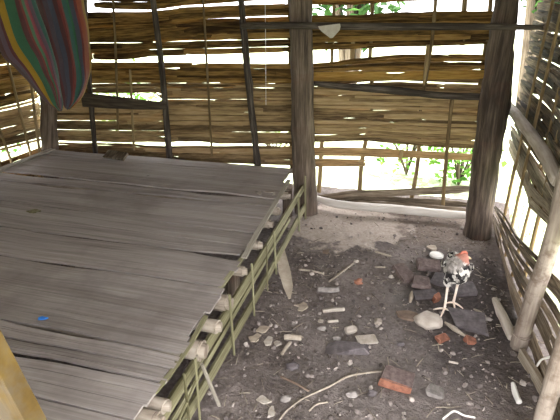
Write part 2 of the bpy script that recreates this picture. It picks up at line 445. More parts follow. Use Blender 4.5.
band(None, 300, [(0, 141), (75, 142.5), (130, 143.5), (145, 146), (205, 146), (220, 146), (300, 146)], [(0, 156), (140, 160), (300, 166)], 1, gap=.3)
band(None, 260, flatz(.24), flatz(-.03), 1, gap=.05)
# second, rear layer of the weave
posB2 = lambda s, z: V((s, WY + .022, z))
def rear(x0, x1, top, bot, mi, **k):
    wb.m = mi
    a = XL if x0 is None else wx(x0); b = XR if x1 is None else wx(x1)
    fill(wb, posB2, a, b, top if callable(top) else pxc(top), bot if callable(bot) else pxc(bot), NB, **{**dict(gap=.62, wmin=.03, wmax=.06), **k})
rear(104, 300, flatz(TOPZ), [(60, 8), (150, 10.5), (185, 6), (300, -2)], 0)
rear(None, 300, [(0, 12), (150, 12), (185, 8), (300, 4)], [(0, 54), (60, 54), (150, 54), (300, 51)], 0)
rear(None, 300, [(0, 64), (60, 64), (300, 64.5)], [(0, 94), (155, 93), (300, 93)], 0, gap=.5)
rear(157, 300, [(0, 94), (300, 94)], [(0, 141), (300, 142)], 1, gap=.5)
rear(None, 157, [(0, 105), (300, 103)], [(0, 139), (75, 139), (160, 141)], 1, gap=.5)
rear(None, 300, [(0, 144), (75, 147), (300, 148.5)], [(0, 156), (140, 160), (300, 166)], 1)
rear(300, None, [(300, 16), (355, 15.5), (400, 12.5), (500, 11)], [(300, 50), (355, 49), (400, 46), (500, 43.5)], 0, gap=.5)
rear(300, None, [(300, 65), (330, 63), (360, 58.5), (400, 55), (500, 57)], [(300, 141), (370, 140), (420, 144), (500, 148)], 1, gap=.5)
# right of the middle post
band(300, None, flatz(TOPZ), [(300, 5), (355, 5), (390, 2), (500, -2)], 0)
band(300, None, [(300, 15.5), (355, 15.5), (400, 12), (500, 10)], [(300, 29), (500, 24)], 0, gap=.3)
band(300, None, [(300, 29.5), (500, 24.5)], [(300, 43.5), (400, 41), (500, 40)], 0, gap=.4)
band(300, None, [(300, 45.5), (400, 42.5), (500, 41.5)], [(300, 50.5), (355, 49), (400, 47), (440, 46), (500, 44)], 0, gap=.3)
band(300, None, [(300, 64), (330, 62), (360, 57.5), (400, 54), (440, 54), (500, 55)], [(300, 71), (400, 70), (500, 69)], 0, gap=.5)
band(300, None, [(300, 72), (400, 71), (500, 70)], [(300, 82), (400, 80), (500, 79)], 2, wmin=.05, wmax=.07)
band(300, None, [(300, 84), (400, 84), (500, 86)], [(300, 104), (400, 106), (500, 108)], 1, gap=.25)
band(300, None, [(300, 105), (400, 107), (500, 109)], [(300, 123), (400, 125), (500, 128)], 1, gap=.3)
band(300, None, [(300, 124), (400, 126), (500, 130)], [(300, 142), (370, 141), (420, 146), (500, 150)], 1, gap=.25)
band(300, None, [(300, 147), (360, 147.5), (420, 151), (500, 156)], [(300, 155.5), (370, 157), (420, 158.5), (500, 162)], 1, wmin=.03, wmax=.05)
band(300, 368, [(300, 158.5), (370, 159.5)], [(300, 166.5), (370, 166)], 1, wmin=.03, wmax=.05)
band(316, None, [(312, 196), (350, 191), (400, 189), (480, 184)], [(312, 198), (350, 198), (400, 196), (480, 192)], 4, wmin=.05, wmax=.09, seglen=(2, 3))
band(330, None, [(312, 199), (370, 196), (400, 197.5), (480, 203)], [(312, 206), (370, 209), (480, 218)], 4, wmin=.05, wmax=.09, seglen=(2, 3))
M_GOLD_BACKLIT = wood('bamboo_backlit_gold', [(.15, (.22, .13, .03)), (.5, (.44, .28, .07)), (.9, (.6, .42, .15))], trans=.34, var=.3)  # brighter gold copy: light coming through these strips is put into the colour
wall_back = struct(wb.build('wall_back', [M_GOLD, M_BEIGE, M_GOLD_BACKLIT, M_GREYMAT, M_GREYMAT], smooth=False))
def batten(wall, pts, rpx, mat=None, Y=3.81, flat=.45):
    P = [onY(x, y, Y) for x, y in pts]; mm = M()
    mm.tube(P, [rpx * mpp(p) for p in P], seg=8, rough=.15, squash=flat)
    mm.build('batten', mat or M_BATTEN, wall)
for pts, r in [([(200, -40), (204, 15), (212, 156)], 1.6), ([(333, -30), (334, 0), (331, 80)], 2.3), ([(373, -30), (372, 15), (369, 75)], 2.4), ([(372, 78), (370, 120), (362, 160), (359, 200)], 2.6),
               ([(322, 140), (319, 192)], 2.4), ([(420, 100), (418, 160), (410, 206)], 2.4), ([(452, 100), (446, 160), (443, 205)], 2.0), ([(438, -30), (432, 40), (423, 95)], 2.0), ([(428, 45), (424, 85)], 2.0), ([(402, 150), (400, 160)], 2.0),
               ([(466, -20), (462, 45)], 3.0), ([(492, -20), (488, 30), (478, 95)], 2.4), ([(289, -20), (291, 150), (292, 170)], 2.2), ([(130, 70), (134, 150)], 1.6), ([(112, -20), (116, 60), (118, 130)], 1.5), ([(353, 28), (352, 62)], 2.8)]:
    batten(wall_back, pts, r, Y=3.80 if r < 2.2 else 3.875)

# left wall
wl = M(); LX = -3.53; NL = V((1, 0, 0)); posL = lambda s, z: V((LX, s, z))
wl.m = 0
posL2 = lambda s, z: V((LX - .02, s, z))
fill(wl, posL2, .5, 3.84, flatz(TOPZ), flatz(1.15), NL, gap=.6)
wl.m = 1; fill(wl, posL2, .5, 3.84, flatz(1.13), flatz(.45), NL, gap=.7)
wl.m = 0; fill(wl, posL, .5, 3.84, flatz(TOPZ), flatz(1.52), NL, gap=.3)
fill(wl, posL, .5, 3.84, flatz(1.49), flatz(1.17), NL, gap=.4)
fill(wl, posL, .5, 3.84, flatz(1.14), flatz(.80), NL, gap=.4)
wl.m = 1; fill(wl, posL, .5, 3.84, curve([(.5, .78), (3.3, .76), (3.84, .74)]), curve([(.5, .44), (3.1, .43), (3.84, .38)]), NL, gap=.55)
fill(wl, posL, .5, 3.84, flatz(.32), flatz(-.03), NL, gap=.05)
wall_left = struct(wl.build('wall_left', [M_GOLD, M_BEIGE], smooth=False))
for pts, r in [([(-4, 120), (10, 158)], 2.6), ([(12, 80), (30, 152)], 2.4), ([(26, 40), (38, 140)], 2.0), ([(-14, 30), (-2, 150)], 2.2)]:
    P = [onX(x, y, LX + .05) for x, y in pts]; d = (P[1] - P[0]); P = [P[0] + d * ((1.95 - P[0].z) / d.z), P[1] + d * ((.0 - P[1].z) / d.z)]
    mm = M(); mm.tube(P, r * mpp(P[0]), seg=8, rough=.15, squash=.5); mm.build('batten', M_BATTEN, wall_left)

# unseen wall beside the doorway, added to shade the left of the room
wf = M(); fill(wf, lambda s, z: V((s, .36, z)), -3.5, -.80, flatz(2.45), flatz(-.03), V((0, -1, 0)), gap=.15, wmin=.04, wmax=.08)
fill(wf, lambda s, z: V((s, .38, z)), -3.5, -.80, flatz(2.45), flatz(-.03), V((0, -1, 0)), gap=.15, wmin=.04, wmax=.08)
fill(wf, lambda s, z: V((s, .36, z)), -.80, .95, flatz(2.52), flatz(1.86), V((0, -1, 0)), gap=.15, wmin=.04, wmax=.08)  # unseen lintel rows, added to darken the upper walls
struct(wf.build('shade_wall_front', M_BEIGE, smooth=False))
# right wall: loose mats
wr = M(); NR = V((-1, 0, 0))
def posR(s, z, o=0): return V((.80 + o + .03 * sin(s * 2.2) + .03 * N(s * 1.5, z * 2), s, z))
upl = curve([(1.0, .72), (2.25, .63), (2.48, .575), (2.9, .50), (3.37, .54), (3.85, .60)])
sag = lambda z, a: curve([(1.0, z), (1.7, z - a * .6), (2.4, z - a), (3.1, z - a * .7), (3.85, z)])
wr.m = 0
fill(wr, lambda s, z: posR(s, z, .02), 1.0, 3.8, flatz(TOPZ), sag(.82, .05), NR, gap=.65, tilt=.012, seglen=(.5, 1.3), wmin=.03, wmax=.06, wam=.003, weave=.9)
zs = [TOPZ, 1.72, 1.50, 1.34, 1.20, 1.06, .93, .80]
for a, b in zip(zs, zs[1:]):
    fill(wr, posR, 1.0, 3.8, sag(a - .012, .03), sag(b + .012, .05), NR, gap=.6, tilt=.014, seglen=(.4, 1.1), wmin=.03, wmax=.06, wam=.003, weave=.9)
wr.m = 1
fill(wr, lambda s, z: posR(s, z, .02), 1.0, 3.8, sag(.80, .05), upl, NR, gap=.6, tilt=.012, seglen=(.5, 1.5), wam=.003, weave=.9, wmin=.03, wmax=.05)
fill(wr, posR, 1.0, 3.8, sag(.79, .05), upl, NR, gap=.6, tilt=.010, seglen=(.7, 1.8), wam=.003, weave=.9, wmin=.04, wmax=.07)
# lower mat, bulging in at the foot
lt = curve([(1.0, .50), (2.09, .44), (2.6, .337), (2.97, .263), (3.41, .214), (3.8, .14)])
def posRl(s, z): return V((.80 - .055 * max(0, 1 - z / .4) * max(0, min(1, (3.7 - s))) , s, z))
fill(wr, posRl, 1.0, 3.75, lt, flatz(.0), NR, gap=.4, tilt=.006, seglen=(.7, 1.8), wmin=.05, wmax=.085, wam=.003, weave=.9)
wall_right = struct(wr.build('wall_right', [M_DARKMAT, M_GREYMAT], smooth=False))
for y, z0, z1, r in [(3.66, .0, 2.05, .010), (3.42, .0, 2.05, .009), (3.16, .0, 2.05, .010), (2.9, 0, 2.05, .009), (2.66, 0, 2.05, .012), (2.42, 0, 2.05, .010), (2.1, 0, 2.05, .012), (1.85, 0, 2.05, .012), (1.6, 0, 2.05, .012), (1.3, 0, 2.05, .012)]:
    xb = .855 if y < 2.3 or y > 3.5 else .80; mm = M(); y2 = y + U(-.06, .06); mm.tube([(xb, y, z0), (xb + .005 + U(-.01, .01), (y + y2) / 2, 1), (xb + .01, y2, z1)], r, seg=8, rough=.2); mm.build('batten', M_BATTEN, wall_right)

# roof above, out of the frame
m = M()
for k in range(46):
    y = -.5 + 5.2 * k / 45
    z = 2.62 - .09 * (y + .5)
    nn = 12; ctr = [V((-4.0 + 5.7 * i / nn, y, z + .012 * N(i, k) )) for i in range(nn + 1)]
    m.ribbon(ctr, [V((0, 1, -.25)).normalized()] * (nn + 1), [V((0, .25, 1)).normalized()] * (nn + 1), .085, .03)
struct(m.build('ceiling', M_THATCH))
def beam(name, a, b, r):
    mm = M(); mm.tube([a, (V(a) + V(b)) / 2 + V((0, 0, .01)), b], r, seg=10, rough=.12); struct(mm.build(name, M_POLE))
beam('trim_1', (-3.5, 3.74, 2.14), (.95, 3.74, 2.14), .045)
beam('trim_2', (-3.5, 2.72, 2.25), (.95, 2.72, 2.25), .04)
beam('trim_3', (-3.46, .3, 2.47), (-3.46, 3.8, 2.16), .04)
beam('trim_4', (.86, .3, 2.47), (.86, 3.8, 2.16), .04)

# ------------------------------------------------------------------ posts and poles
def post(name, pts, Y, mat, label, cat, rough=.12, seg=18, base=None, top=2.1, group=None):
    P = [onY(x, y, Y) for x, y, r in pts]; rr = [r * mpp(p) for (x, y, r), p in zip(pts, P)]
    d = P[0] - P[1]; P.insert(0, P[0] + d * ((top - P[0].z) / d.z)); rr.insert(0, rr[0])
    if base is not None:
        d = P[-1] - P[-2]; P.append(P[-1] + d * ((base - P[-1].z) / d.z)); rr.append(rr[-1] * 1.02)
    mm = M(); mm.tube(P, rr, seg=seg, rough=rough, step=10)
    return tag(mm.build(name, mat), label, cat, group)
post('support_post', [(300.5, 0, 11.5), (302, 80, 11.3), (303.5, 150, 11.4), (306, 208, 11.6)], 3.57, M_POST, 'thick round timber post standing at the head of the platform against the woven wall', 'post', base=-.02)
post('support_post', [(507, 0, 11.5), (499, 60, 13), (495, 100, 14.5), (485, 170, 13), (477, 232, 12.5)], 3.48, M_POST, 'thick leaning timber post in the corner beside the hole in the woven wall', 'post', base=-.02, rough=.11)
post('support_post', [(46, 60, 7.2), (48, 95, 7.4), (50, 150, 8)], 3.765, M_POST, 'brown corner post behind the platform below the striped cloth', 'post', base=-.02)
post('wall_stake', [(153, 0, 3), (162, 70, 3), (169, 152, 3.2)], 3.78, M_POLE, 'slim dark stake against the woven wall, touching the end of the dark plank', 'stake', base=.0, seg=10)
post('wall_stake', [(241, 0, 3), (248, 75, 3.6), (257, 158, 3.3)], 3.77, M_POLE, 'slim dark knobbly stake standing next to the thick post at the head of the platform', 'stake', base=.0, seg=10, rough=.35)
post('wall_stake', [(84, -10, 2.6), (86, 40, 2.8), (90, 90, 2.6), (95, 148, 2.4)], 3.78, M_POLE, 'thin dark stake beside the striped cloth', 'stake', base=.0, seg=10)
def pole(name, pts, mat, label, cat, rough=.1, seg=12, squash=1.0, group=None, step=6):
    P = [V(p) for p, r in pts]; mm = M(); mm.tube(P, [r for p, r in pts], seg=seg, rough=rough, squash=squash, step=step)
    return tag(mm.build(name, mat), label, cat, group)
def pY(l): return [(onY(x, y, Y), r * mpp(onY(x, y, Y))) for x, y, r, Y in l]
pole('horizontal_pole', pY([(243, 26, 3.2, 3.68), (268, 25.5, 3.2, 3.42), (300, 25.5, 3.3, 3.39), (380, 26.5, 3.5, 3.37), (470, 26.5, 3.6, 3.31), (542, 27.5, 2.2, 3.29)]), M_POLE, 'dark horizontal pole running across both thick posts near the top', 'pole', rough=.15)
pole('horizontal_pole', pY([(314, 83.5, 2.4, 3.68), (345, 86.5, 3.4, 3.72), (400, 91, 3.8, 3.72), (440, 95.5, 3.4, 3.72), (484, 97, 3.4, 3.66)]), M_POLE, 'grey horizontal pole between the two thick posts at mid height', 'pole', rough=.15)
mm = M(); P = [onY(x, y, 3.735) for x, y in ((82, 99.5), (110, 102), (140, 104.5), (166, 106))]
mm.ribbon(P, [V((0, 0, 1))] * 4, [V((0, -1, 0))] * 4, [.066, .058, .045, .03], .02, acr=2)
tag(mm.build('dark_plank', M_PLANKDARK), 'dark weathered plank fixed level on the woven wall beside the striped cloth', 'plank')
pole('pale_log', [(onZ(x, y - .5, .075), r * mpp(onZ(x, y, .05))) for x, y, r in ((314, 198, 2.8), (330, 203, 3.8), (349, 206, 4.0), (400, 210, 4.4), (440, 214, 4.3), (466, 216, 3.8))], M_LOG, 'long pale bent log lying along the foot of the woven wall between the posts', 'log')
pole('horizontal_rail', [(onX(x, y, X), r * mpp(onX(x, y, X))) for x, y, r, X in ((505, 101, 4.2, .775), (516, 115, 5, .74), (532, 136, 5.8, .72), (545, 155, 6.6, .72), (558, 181, 7, .72))], M_PALEPOLE, 'pale peeled pole lashed level along the loosely woven wall', 'pole')
pb = onZ(518, 347); pt = onX(556, 224, .72); pd = (pt - pb)
pole('upright_pole', [(pb, .041), (pb + pd * .5, .039), (pt, .037), (V((pt.x - .015, pt.y + .06, 1.95)), .035)], M_BLOND, 'pale upright pole with a wire tie standing in front of the loosely woven wall', 'pole', group=None)
q0 = onX(553.5, 380, .62); q1 = onX(549, 412, .62)
qd = q1 - q0
pole('door_pole', [(q0 + qd * ((2.3 - q0.z) / qd.z) * V((1, 1, 1)).x, .035) if False else (V((q0.x + .05, q0.y, 2.35)), .03), (V((q0.x + .012, q0.y, .9)), .03), (V((q0.x, q0.y, q0.z)), .03), (V((q1.x - .005, q1.y, -.01)), .03)], M_BLOND, 'blond pole nearest to the viewer, cut off by the bottom corner on the dirt side', 'pole')
# half log and base board on the dirt
pole('short_log', [(onZ(x, y, .035), r * mpp(onZ(x, y, .03))) for x, y, r in ((495, 299, 3.0), (501, 313, 5.0), (507, 326, 5.2), (512, 338, 4.5))], M_PALEPOLE, 'short pale grey log with a pointed end beside the foot of the upright pole', 'log', squash=.8)
mm = M(); P = [onZ(x, y, .03) for x, y in ((521, 353), (533, 372), (548, 398), (560, 420))]
mm.ribbon(P, [V((0, 0, 1))] * 4, [V((-1, .1, 0))] * 4, .03, .022)
tag(mm.build('base_board', M_GREYMAT), 'thin grey board on edge along the foot of the loosely woven wall', 'board')
# door plank close to the camera
a = onY(-6, 345, .46); b = onY(34, 420, .46); d = b - a
mm = M(); P = [a + d * ((z - a.z) / d.z) for z in (2.42, 1.5, 1.06, .9, .4, 0.0)]; sdv = V((d.z, 0, -d.x)).normalized()
P = [p + (-V((1, 0, 0))) * .055 for p in P]
mm.ribbon(P, [V((1, 0, .0))] * 6, [V((0, -1, 0))] * 6, .06, .035)
tag(mm.build('door_plank', M_YELLOW), 'yellow rough plank leaning in the nearest corner in front of the platform', 'plank')

# ------------------------------------------------------------------ sleeping platform
bed = thing('sleeping_platform', (-2.0, 2.1, 0), 'low wide platform of weathered grey boards on pale bamboo joists with olive bamboo edging', 'platform')
dk = M()
yb = [.52, .68, .80, .96, 1.13, 1.215, 1.315, 1.45, 1.62, 1.80, 1.95, 2.105, 2.28, 2.45, 2.64, 2.84, 3.0, 3.2, 3.38, 3.55, 3.71]
strong = {1.13: .034, 2.105: .046, 1.315: .022, 3.0: .048, 2.84: .046, 1.80: .018, 2.45: .020, 1.215: .010, .96: .010, 3.55: .014}
for k in range(len(yb) - 1):
    y0, y1 = yb[k], yb[k + 1]
    xr = curve([(.5, -.75), (1.0, -.755), (1.4, -.772), (1.8, -.79), (2.2, -.80), (2.8, -.823), (3.3, -.85), (3.4, -.885), (3.8, -.885)])((y0 + y1) / 2) + U(-.014, .012)
    xl = -3.29; n = 34; zt = .33 + U(-.002, .002)
    tl = U(-.035, .035) if k not in (0,) else 0
    g0 = strong.get(y0, .0015) / 2; g1 = strong.get(y1, .0015) / 2
    sub = random.choice((2, 2, 3, 3))
    fr = [0] + sorted(U(.25, .75) for _ in range(sub - 1)) + [1]
    for q in range(sub):
        ctr, sd, no, hw = [], [], [], []
        xe = xr + U(-.012, .012)
        for i in range(n + 1):
            t = i / n; x = xl + (xe - xl) * t
            tilt = lambda yy: .05 * (t - .5) * sin(yy * 7.3) + .012 * N(x * 1.2, yy * 3) + .004 * N(x * 6, yy * 5)
            e0 = y0 + tilt(y0) + g0 * max(.4, .8 + 1.7 * N(x * 1.9, y0 * 9)); e1 = y1 + tilt(y1) - g1 * max(.4, .8 + 1.7 * N(x * 1.9, y1 * 9))
            a0 = e0 + (e1 - e0) * fr[q] + (.0011 * max(0, 1 + 2.2 * N(x * 2.2, y0 * 5, q)) if q else 0); a1 = e0 + (e1 - e0) * fr[q + 1] - (.0008 if q < sub - 1 else 0)
            sl = .012 * ((q + .5) / sub - .5) * (1 if k % 2 else -1) if t == 1 else 0
            ctr.append(V((x + sl, (a0 + a1) / 2, zt + .004 * N(x * 1.5, y0 * 2) - .006))); sd.append(V((0, 1, 0))); no.append(V((0, 0, 1))); hw.append((a1 - a0) / 2)
        dk.ribbon(ctr, sd, no, hw, .011, curve=.0012)
dk.build('board_deck', M_DECK, bed)
# slats along the edges
def slat(pts, hw, mat, name, th=.008, nrm=(0, 0, 1), label=None):
    P = [V(p) for p in pts]; n = V(nrm); mm = M(); sd = []
    for i in range(len(P)):
        d = (P[min(i + 1, len(P) - 1)] - P[max(0, i - 1)]).normalized(); sd.append(n.cross(d).normalized())
    mm.ribbon(P, sd, [n] * len(P), hw, th)
    o = mm.build(name, mat, bed)
    if label: o['label'] = label
    return o
slat([onZ(x, y, .338) for x, y in ((289, 180), (273, 207), (257, 233), (244, 258))], .016, M_DECKEDGE, 'edge_slat')
slat([onZ(x, y, .325) for x, y in ((246, 253), (226, 280), (212, 300), (204, 312))], .012, M_GREENBAM, 'edge_slat')
slat([onZ(x, y, .325) for x, y in ((206, 316), (190, 345), (170, 374), (154, 393))], .010, M_GREENBAM, 'edge_slat')
slat([(-3.31, .55, .335), (-3.31, 1.8, .337), (-3.31, 3.68, .335)], .03, M_DECKEDGE, 'edge_slat', th=.02)
# joists
js = [(292, 171, 4, .02), (285, 196, 4.3, .035), (275, 211, 4.6, .035), (267, 224, 5, .04), (256, 245, 5, .04), (240, 271, 5.5, .045), (224, 303, 9, .06), (213, 326, 7, .05), (197, 350, 10.5, .05), (160, 405, 7.5, .05), (152, 419, 8, .05)]
for (x, y, r, ov) in js:
    p = onX(x, y, -.745) if y > 180 else V((-.845, 3.40, .285))
    yy = p.y; rad = r * mpp(p); zz = .317 - rad - .004
    p = onZ(x, y, zz) if y > 180 else p; yy = p.y
    xe = min(p.x + .012, -.715)
    mm = M(); mm.tube([(-3.28, yy, zz), (-2, yy + U(-.01, .01), zz), (xe - .12, yy, zz), (xe, yy + U(-.004, .004), zz)], [rad * .95, rad, rad, rad * 1.03], seg=14, rough=.06, hollow=.03)
    mm.build('joist', M_CULM, bed)
for yy in (.62, .8):
    mm = M(); mm.tube([(-3.28, yy, .268), (-2, yy, .27), (-.73, yy, .268)], .034, seg=12, rough=.05, hollow=.03); mm.build('joist', M_CULM, bed)
mm = M(); mm.block((-2.0, .505, .17), (2.5, .02, .27), bev=.2, jit=.01, rough=.002); mm.build('shade_board', M_DECK, bed)  # unseen board closing the platform front, added to keep the deck gaps dark
# rails of split olive bamboo
RX = -.735
def railp(l, X): return [onX(x, y, X) for x, y in l]
def clampx(l): return l
slat([(RX, 3.5, .262), (RX, 2.9, .255), (RX, 2.2, .236), (RX - .005, 1.6, .225), (RX - .01, 1.1, .222), (RX - .01, .6, .22)], .026, M_GREENBAM, 'side_rail', th=.014, nrm=(1, 0, .2))
slat([(RX + .02, 3.46, .10), (RX + .02, 2.9, .085), (RX + .02, 2.2, .075), (RX + .01, 1.6, .07), (RX, 1.1, .068), (RX, .6, .066)], .024, M_GREENBAM, 'side_rail', th=.014, nrm=(1, 0, .2))
slat([(RX + .005, 3.0, .185), (RX + .0, 2.5, .17), (RX, 1.9, .165), (RX, 1.5, .155), (RX, .9, .15)], .012, M_GREENBAM, 'side_rail', th=.008, nrm=(1, 0, .2))
def stake(a, b, r, mat=M_GREENBAM):
    mm = M(); mm.tube([a, (V(a) + V(b)) / 2, b], r, seg=8, rough=.1, squash=.5); mm.build('stake', mat, bed)
for (y, z1) in ((3.44, .40), (3.2, .30), (2.52, .34), (2.32, .33), (2.05, .36), (1.72, .38), (1.30, .33), (1.21, .34), (.9, .34)):
    stake((RX + .034, y, -.005), (RX + .026, y + U(-.03, .03), z1 - .02), U(.008, .011))
pa = onZ(214, 397, .06); pb2 = onX(200, 362, RX + .03)
stake(V((pa.x + .02, pa.y, .02)), V((RX + .035, 1.36, .25)), .016, M_DECKEDGE)
stake(V((RX + .03, 1.05, .15)), V((RX + .03, 1.42, .23)), .006)
for x in (-3.2, -2.0, -.86):
    for y in (.62, 2.15, 3.45):
        mm = M(); mm.tube([(x, y, -.02), (x, y, .1), (x, y, .232)], .04, seg=12, rough=.1); mm.build('leg', M_POST, bed)

# things lying on the platform
mm = M(); c = onZ(116, 155, .372); mm.block(c, (.20, .14, .02), (.18, .10, radians(8)), jit=.1, rough=.01)
tag(mm.build('plank_offcut', M_GREYMAT), 'small grey plank offcut lying on the far edge of the platform', 'plank')
mm = M(); c = onZ(42.5, 318.5, .337); mm.shard(c, .024, .005, (.06, .0, radians(20)), n=7, asp=.5, jag=.35)
tag(mm.build('plastic_scrap', M_BLUE), 'bright blue plastic scrap lying on the grey platform boards', 'scrap')
mm = M(); c = onZ(34, 211, .343); mm.rock(c, (.085, .05, .02), (0, 0, .3), rough=.4)
tag(mm.build('bamboo_husk', M_GREENBAM), 'small brownish husk lying on the platform boards below the corner post', 'husk')
mm = M(); c = onZ(268, 193, .341)
for dx in (0, .05, -.06): mm.shard(c + V((dx, U(-.03, .03), 0)), U(.025, .045), .003, (.02, 0, R() * 3), n=7, jag=.4, asp=.5)
tag(mm.build('paper_scrap', M_CREAM), 'torn whitish paper scraps on the platform corner near the thick post', 'scrap')

# ------------------------------------------------------------------ striped cloth
def cloth_mat(name, stops):
    m, nt, b = newmat(name)
    uv = nd(nt, 'ShaderNodeTexCoord').outputs['UV']
    sep = nd(nt, 'ShaderNodeSeparateXYZ'); nt.links.new(uv, sep.inputs[0])
    n = noi(nt, mapped(nt, uv, (14, 5, 1)), 1, 4)
    f = mth(nt, 'ADD', sep.outputs[0], mth(nt, 'MULTIPLY', mth(nt, 'SUBTRACT', n, .5), .035))
    col = ramp(nt, f, stops, 'CONSTANT')
    w = noi(nt, mapped(nt, uv, (160, 60, 1)), 1, 3)
    col = mixc(nt, .35, col, ramp(nt, w, [(.3, (.45, .42, .40)), (.7, (1, 1, 1))]), 'MULTIPLY')
    nt.links.new(col, b.inputs['Base Color']); b.inputs['Roughness'].default_value = .9
    b.inputs['Sheen Weight'].default_value = .2
    t = nt.nodes.new('ShaderNodeBsdfTranslucent'); nt.links.new(col, t.inputs['Color'])
    mx = nd(nt, 'ShaderNodeMixShader'); mx.inputs[0].default_value = .15
    nt.links.new(b.outputs[0], mx.inputs[1]); nt.links.new(t.outputs[0], mx.inputs[2]); nt.links.new(mx.outputs[0], nt.nodes['Material Output'].inputs['Surface'])
    bump(nt, b, w, .35, .004)
    return m
MAR, GRN, RED, BLU, RUST, YEL, TEAL, PUR, PNK = (.085, .030, .034), (.035, .105, .06), (.15, .038, .036), (.065, .068, .10), (.20, .052, .03), (.27, .165, .02), (.035, .095, .085), (.11, .07, .10), (.23, .06, .08)
CL1 = cloth_mat('striped_cotton', [(0, MAR), (.10, PUR), (.19, MAR), (.25, YEL), (.39, GRN), (.57, MAR), (.66, RED), (.71, (.07, .15, .09)), (.77, PNK), (.84, PUR), (.92, TEAL)])
CL2 = cloth_mat('striped_cotton_edge', [(0, MAR), (.14, (.06, .045, .06)), (.25, BLU), (.36, MAR), (.45, RED), (.54, TEAL), (.64, GRN), (.69, BLU), (.78, RED), (.83, RUST), (.945, YEL)])
cloth = thing('striped_cloth', (-2.25, 2.72, 2.2), 'hanging gathered cloth in red, green, yellow and blue stripes above the platform', 'cloth')
def spl(l, t):
    t = max(0, min(.9999, t)) * (len(l) - 1); i = int(t); f = t - i
    p0, p1, p2, p3 = l[max(i - 1, 0)], l[i], l[i + 1], l[min(i + 2, len(l) - 1)]
    return tuple(.5 * (2 * b + (c - a) * f + (2 * a - 5 * b + 4 * c - d) * f * f + (3 * b - a - 3 * c + d) * f ** 3) for a, b, c, d in zip(p0, p1, p2, p3))
def onD(px, py, D): d = ray(px, py); return CAM + d * (D / sqrt(d.x * d.x + d.y * d.y))
def lobe(le, re, Y, depth, mat, ph):
    mm = M(); nu, nv = 36, 40; L = 0
    for j in range(nv + 1):
        t = j / nv
        a = onD(*spl(le, t), Y); b = onD(*spl(re, t), Y)
        fw = CAM - (a + b) / 2; fw.z = 0; fw.normalize(); sw = V((-fw.y, fw.x, 0))
        for i in range(nu):
            th = 2 * pi * i / nu
            front = i <= nu / 2
            u = (1 - cos(th)) / 2
            p = a.lerp(b, u)
            wdt = (b - a).length
            dd = min(depth, wdt * .35)
            amp = dd * .30 * sin(t * pi * .9)
            y = -sin(th) * dd + amp * sin(u * 17 + ph + t * 2.5) * (1 if front else -.6) + .012 * N(u * 4 + ph, t * 6)
            y += (.020 * N(u * 7 + t * 2 + ph, t * 2.2, 4) + .010 * N(u * 13 - t * 3, t * 5 + ph, 7)) * min(1, 3 * u * (1 - u) + .2)
            mm.addv(p - fw * y + sw * (.010 * N(t * 6, u * 4 + ph)) + V((0, 0, .012 * N(u * 6 + ph, t * 4))), (u + .035 * N(t * 2.5, ph + 3) + .02 * N(u * 3, t * 6, ph), t * 1.2))
    for j in range(nv):
        for i in range(nu):
            k = (i + 1) % nu
            mm.face(j * nu + i, j * nu + k, (j + 1) * nu + k, (j + 1) * nu + i)
    mm.face(*[nv * nu + i for i in range(nu)]); mm.face(*[i for i in range(nu)][::-1])
    return mm.build('cloth_fold', mat, cloth)
lobe([(-34, -72), (-26, -30), (-14, 10), (0, 52), (14, 68), (30, 84), (46, 103), (58, 111)], [(22, -72), (30, -30), (37, 4), (46, 30), (54, 55), (60, 80), (62, 98), (62, 111)], 3.42, .06, CL1, 0)
lobe([(16, -72), (26, -30), (36, 2), (44, 30), (52, 60), (58, 85), (62, 100), (66, 109)], [(80, -72), (82, -30), (84, 2), (88, 26), (91, 52), (91, 74), (84, 94), (70, 109.5)], 3.58, .06, CL2, 2)

# ------------------------------------------------------------------ small hanging bits
mm = M(); P = [onY(x, y, 3.72) for x, y in ((264.5, -40), (265.5, 30), (266, 105))]; mm.tube(P, .0022, seg=5)
tag(mm.build('hanging_string', M_STRING), 'thin white string hanging down the woven wall', 'string')
mm = M(); P = [onY(329, 25, 3.33), onY(330, 28, 3.325), onY(331, 31, 3.32), onY(331.5, 38, 3.32)]
mm.ribbon(P, [V((1, 0, .12)).normalized()] * 4, [V((0, -1, .2)).normalized()] * 4, [.075, .072, .06, .008], .006)
tag(mm.build('hanging_scrap', M_RAG), 'pale pointed scrap hanging from the dark top pole beside the thick post', 'scrap')
mm = M(); c = pb + pd * (.13); 
for k in range(2):
    mm.tube([c + V((cos(a) * .046, sin(a) * .046, .012 * sin(a * 1.0 + k) + .008 * k)) for a in [2 * pi * i / 10 for i in range(11)]], .0025, seg=5, step=2)
mm.tube([c + V((.045, .02, 0)), c + V((.075, -.02, -.02)), c + V((.10, -.05, -.008))], .0025, seg=5)
tag(mm.build('wire_tie', M_WIRE), 'thin wire tied around the pale upright pole', 'wire')
mm = M(); mm.tube([onX(537, 366, .72), onX(541, 360, .715), onX(548, 357.5, .72), onX(557, 356, .74), onX(566, 354, .77)], .005, seg=6)
tag(mm.build('string_loop', M_STRING), 'white string sticking out of the foot of the woven mat', 'string')

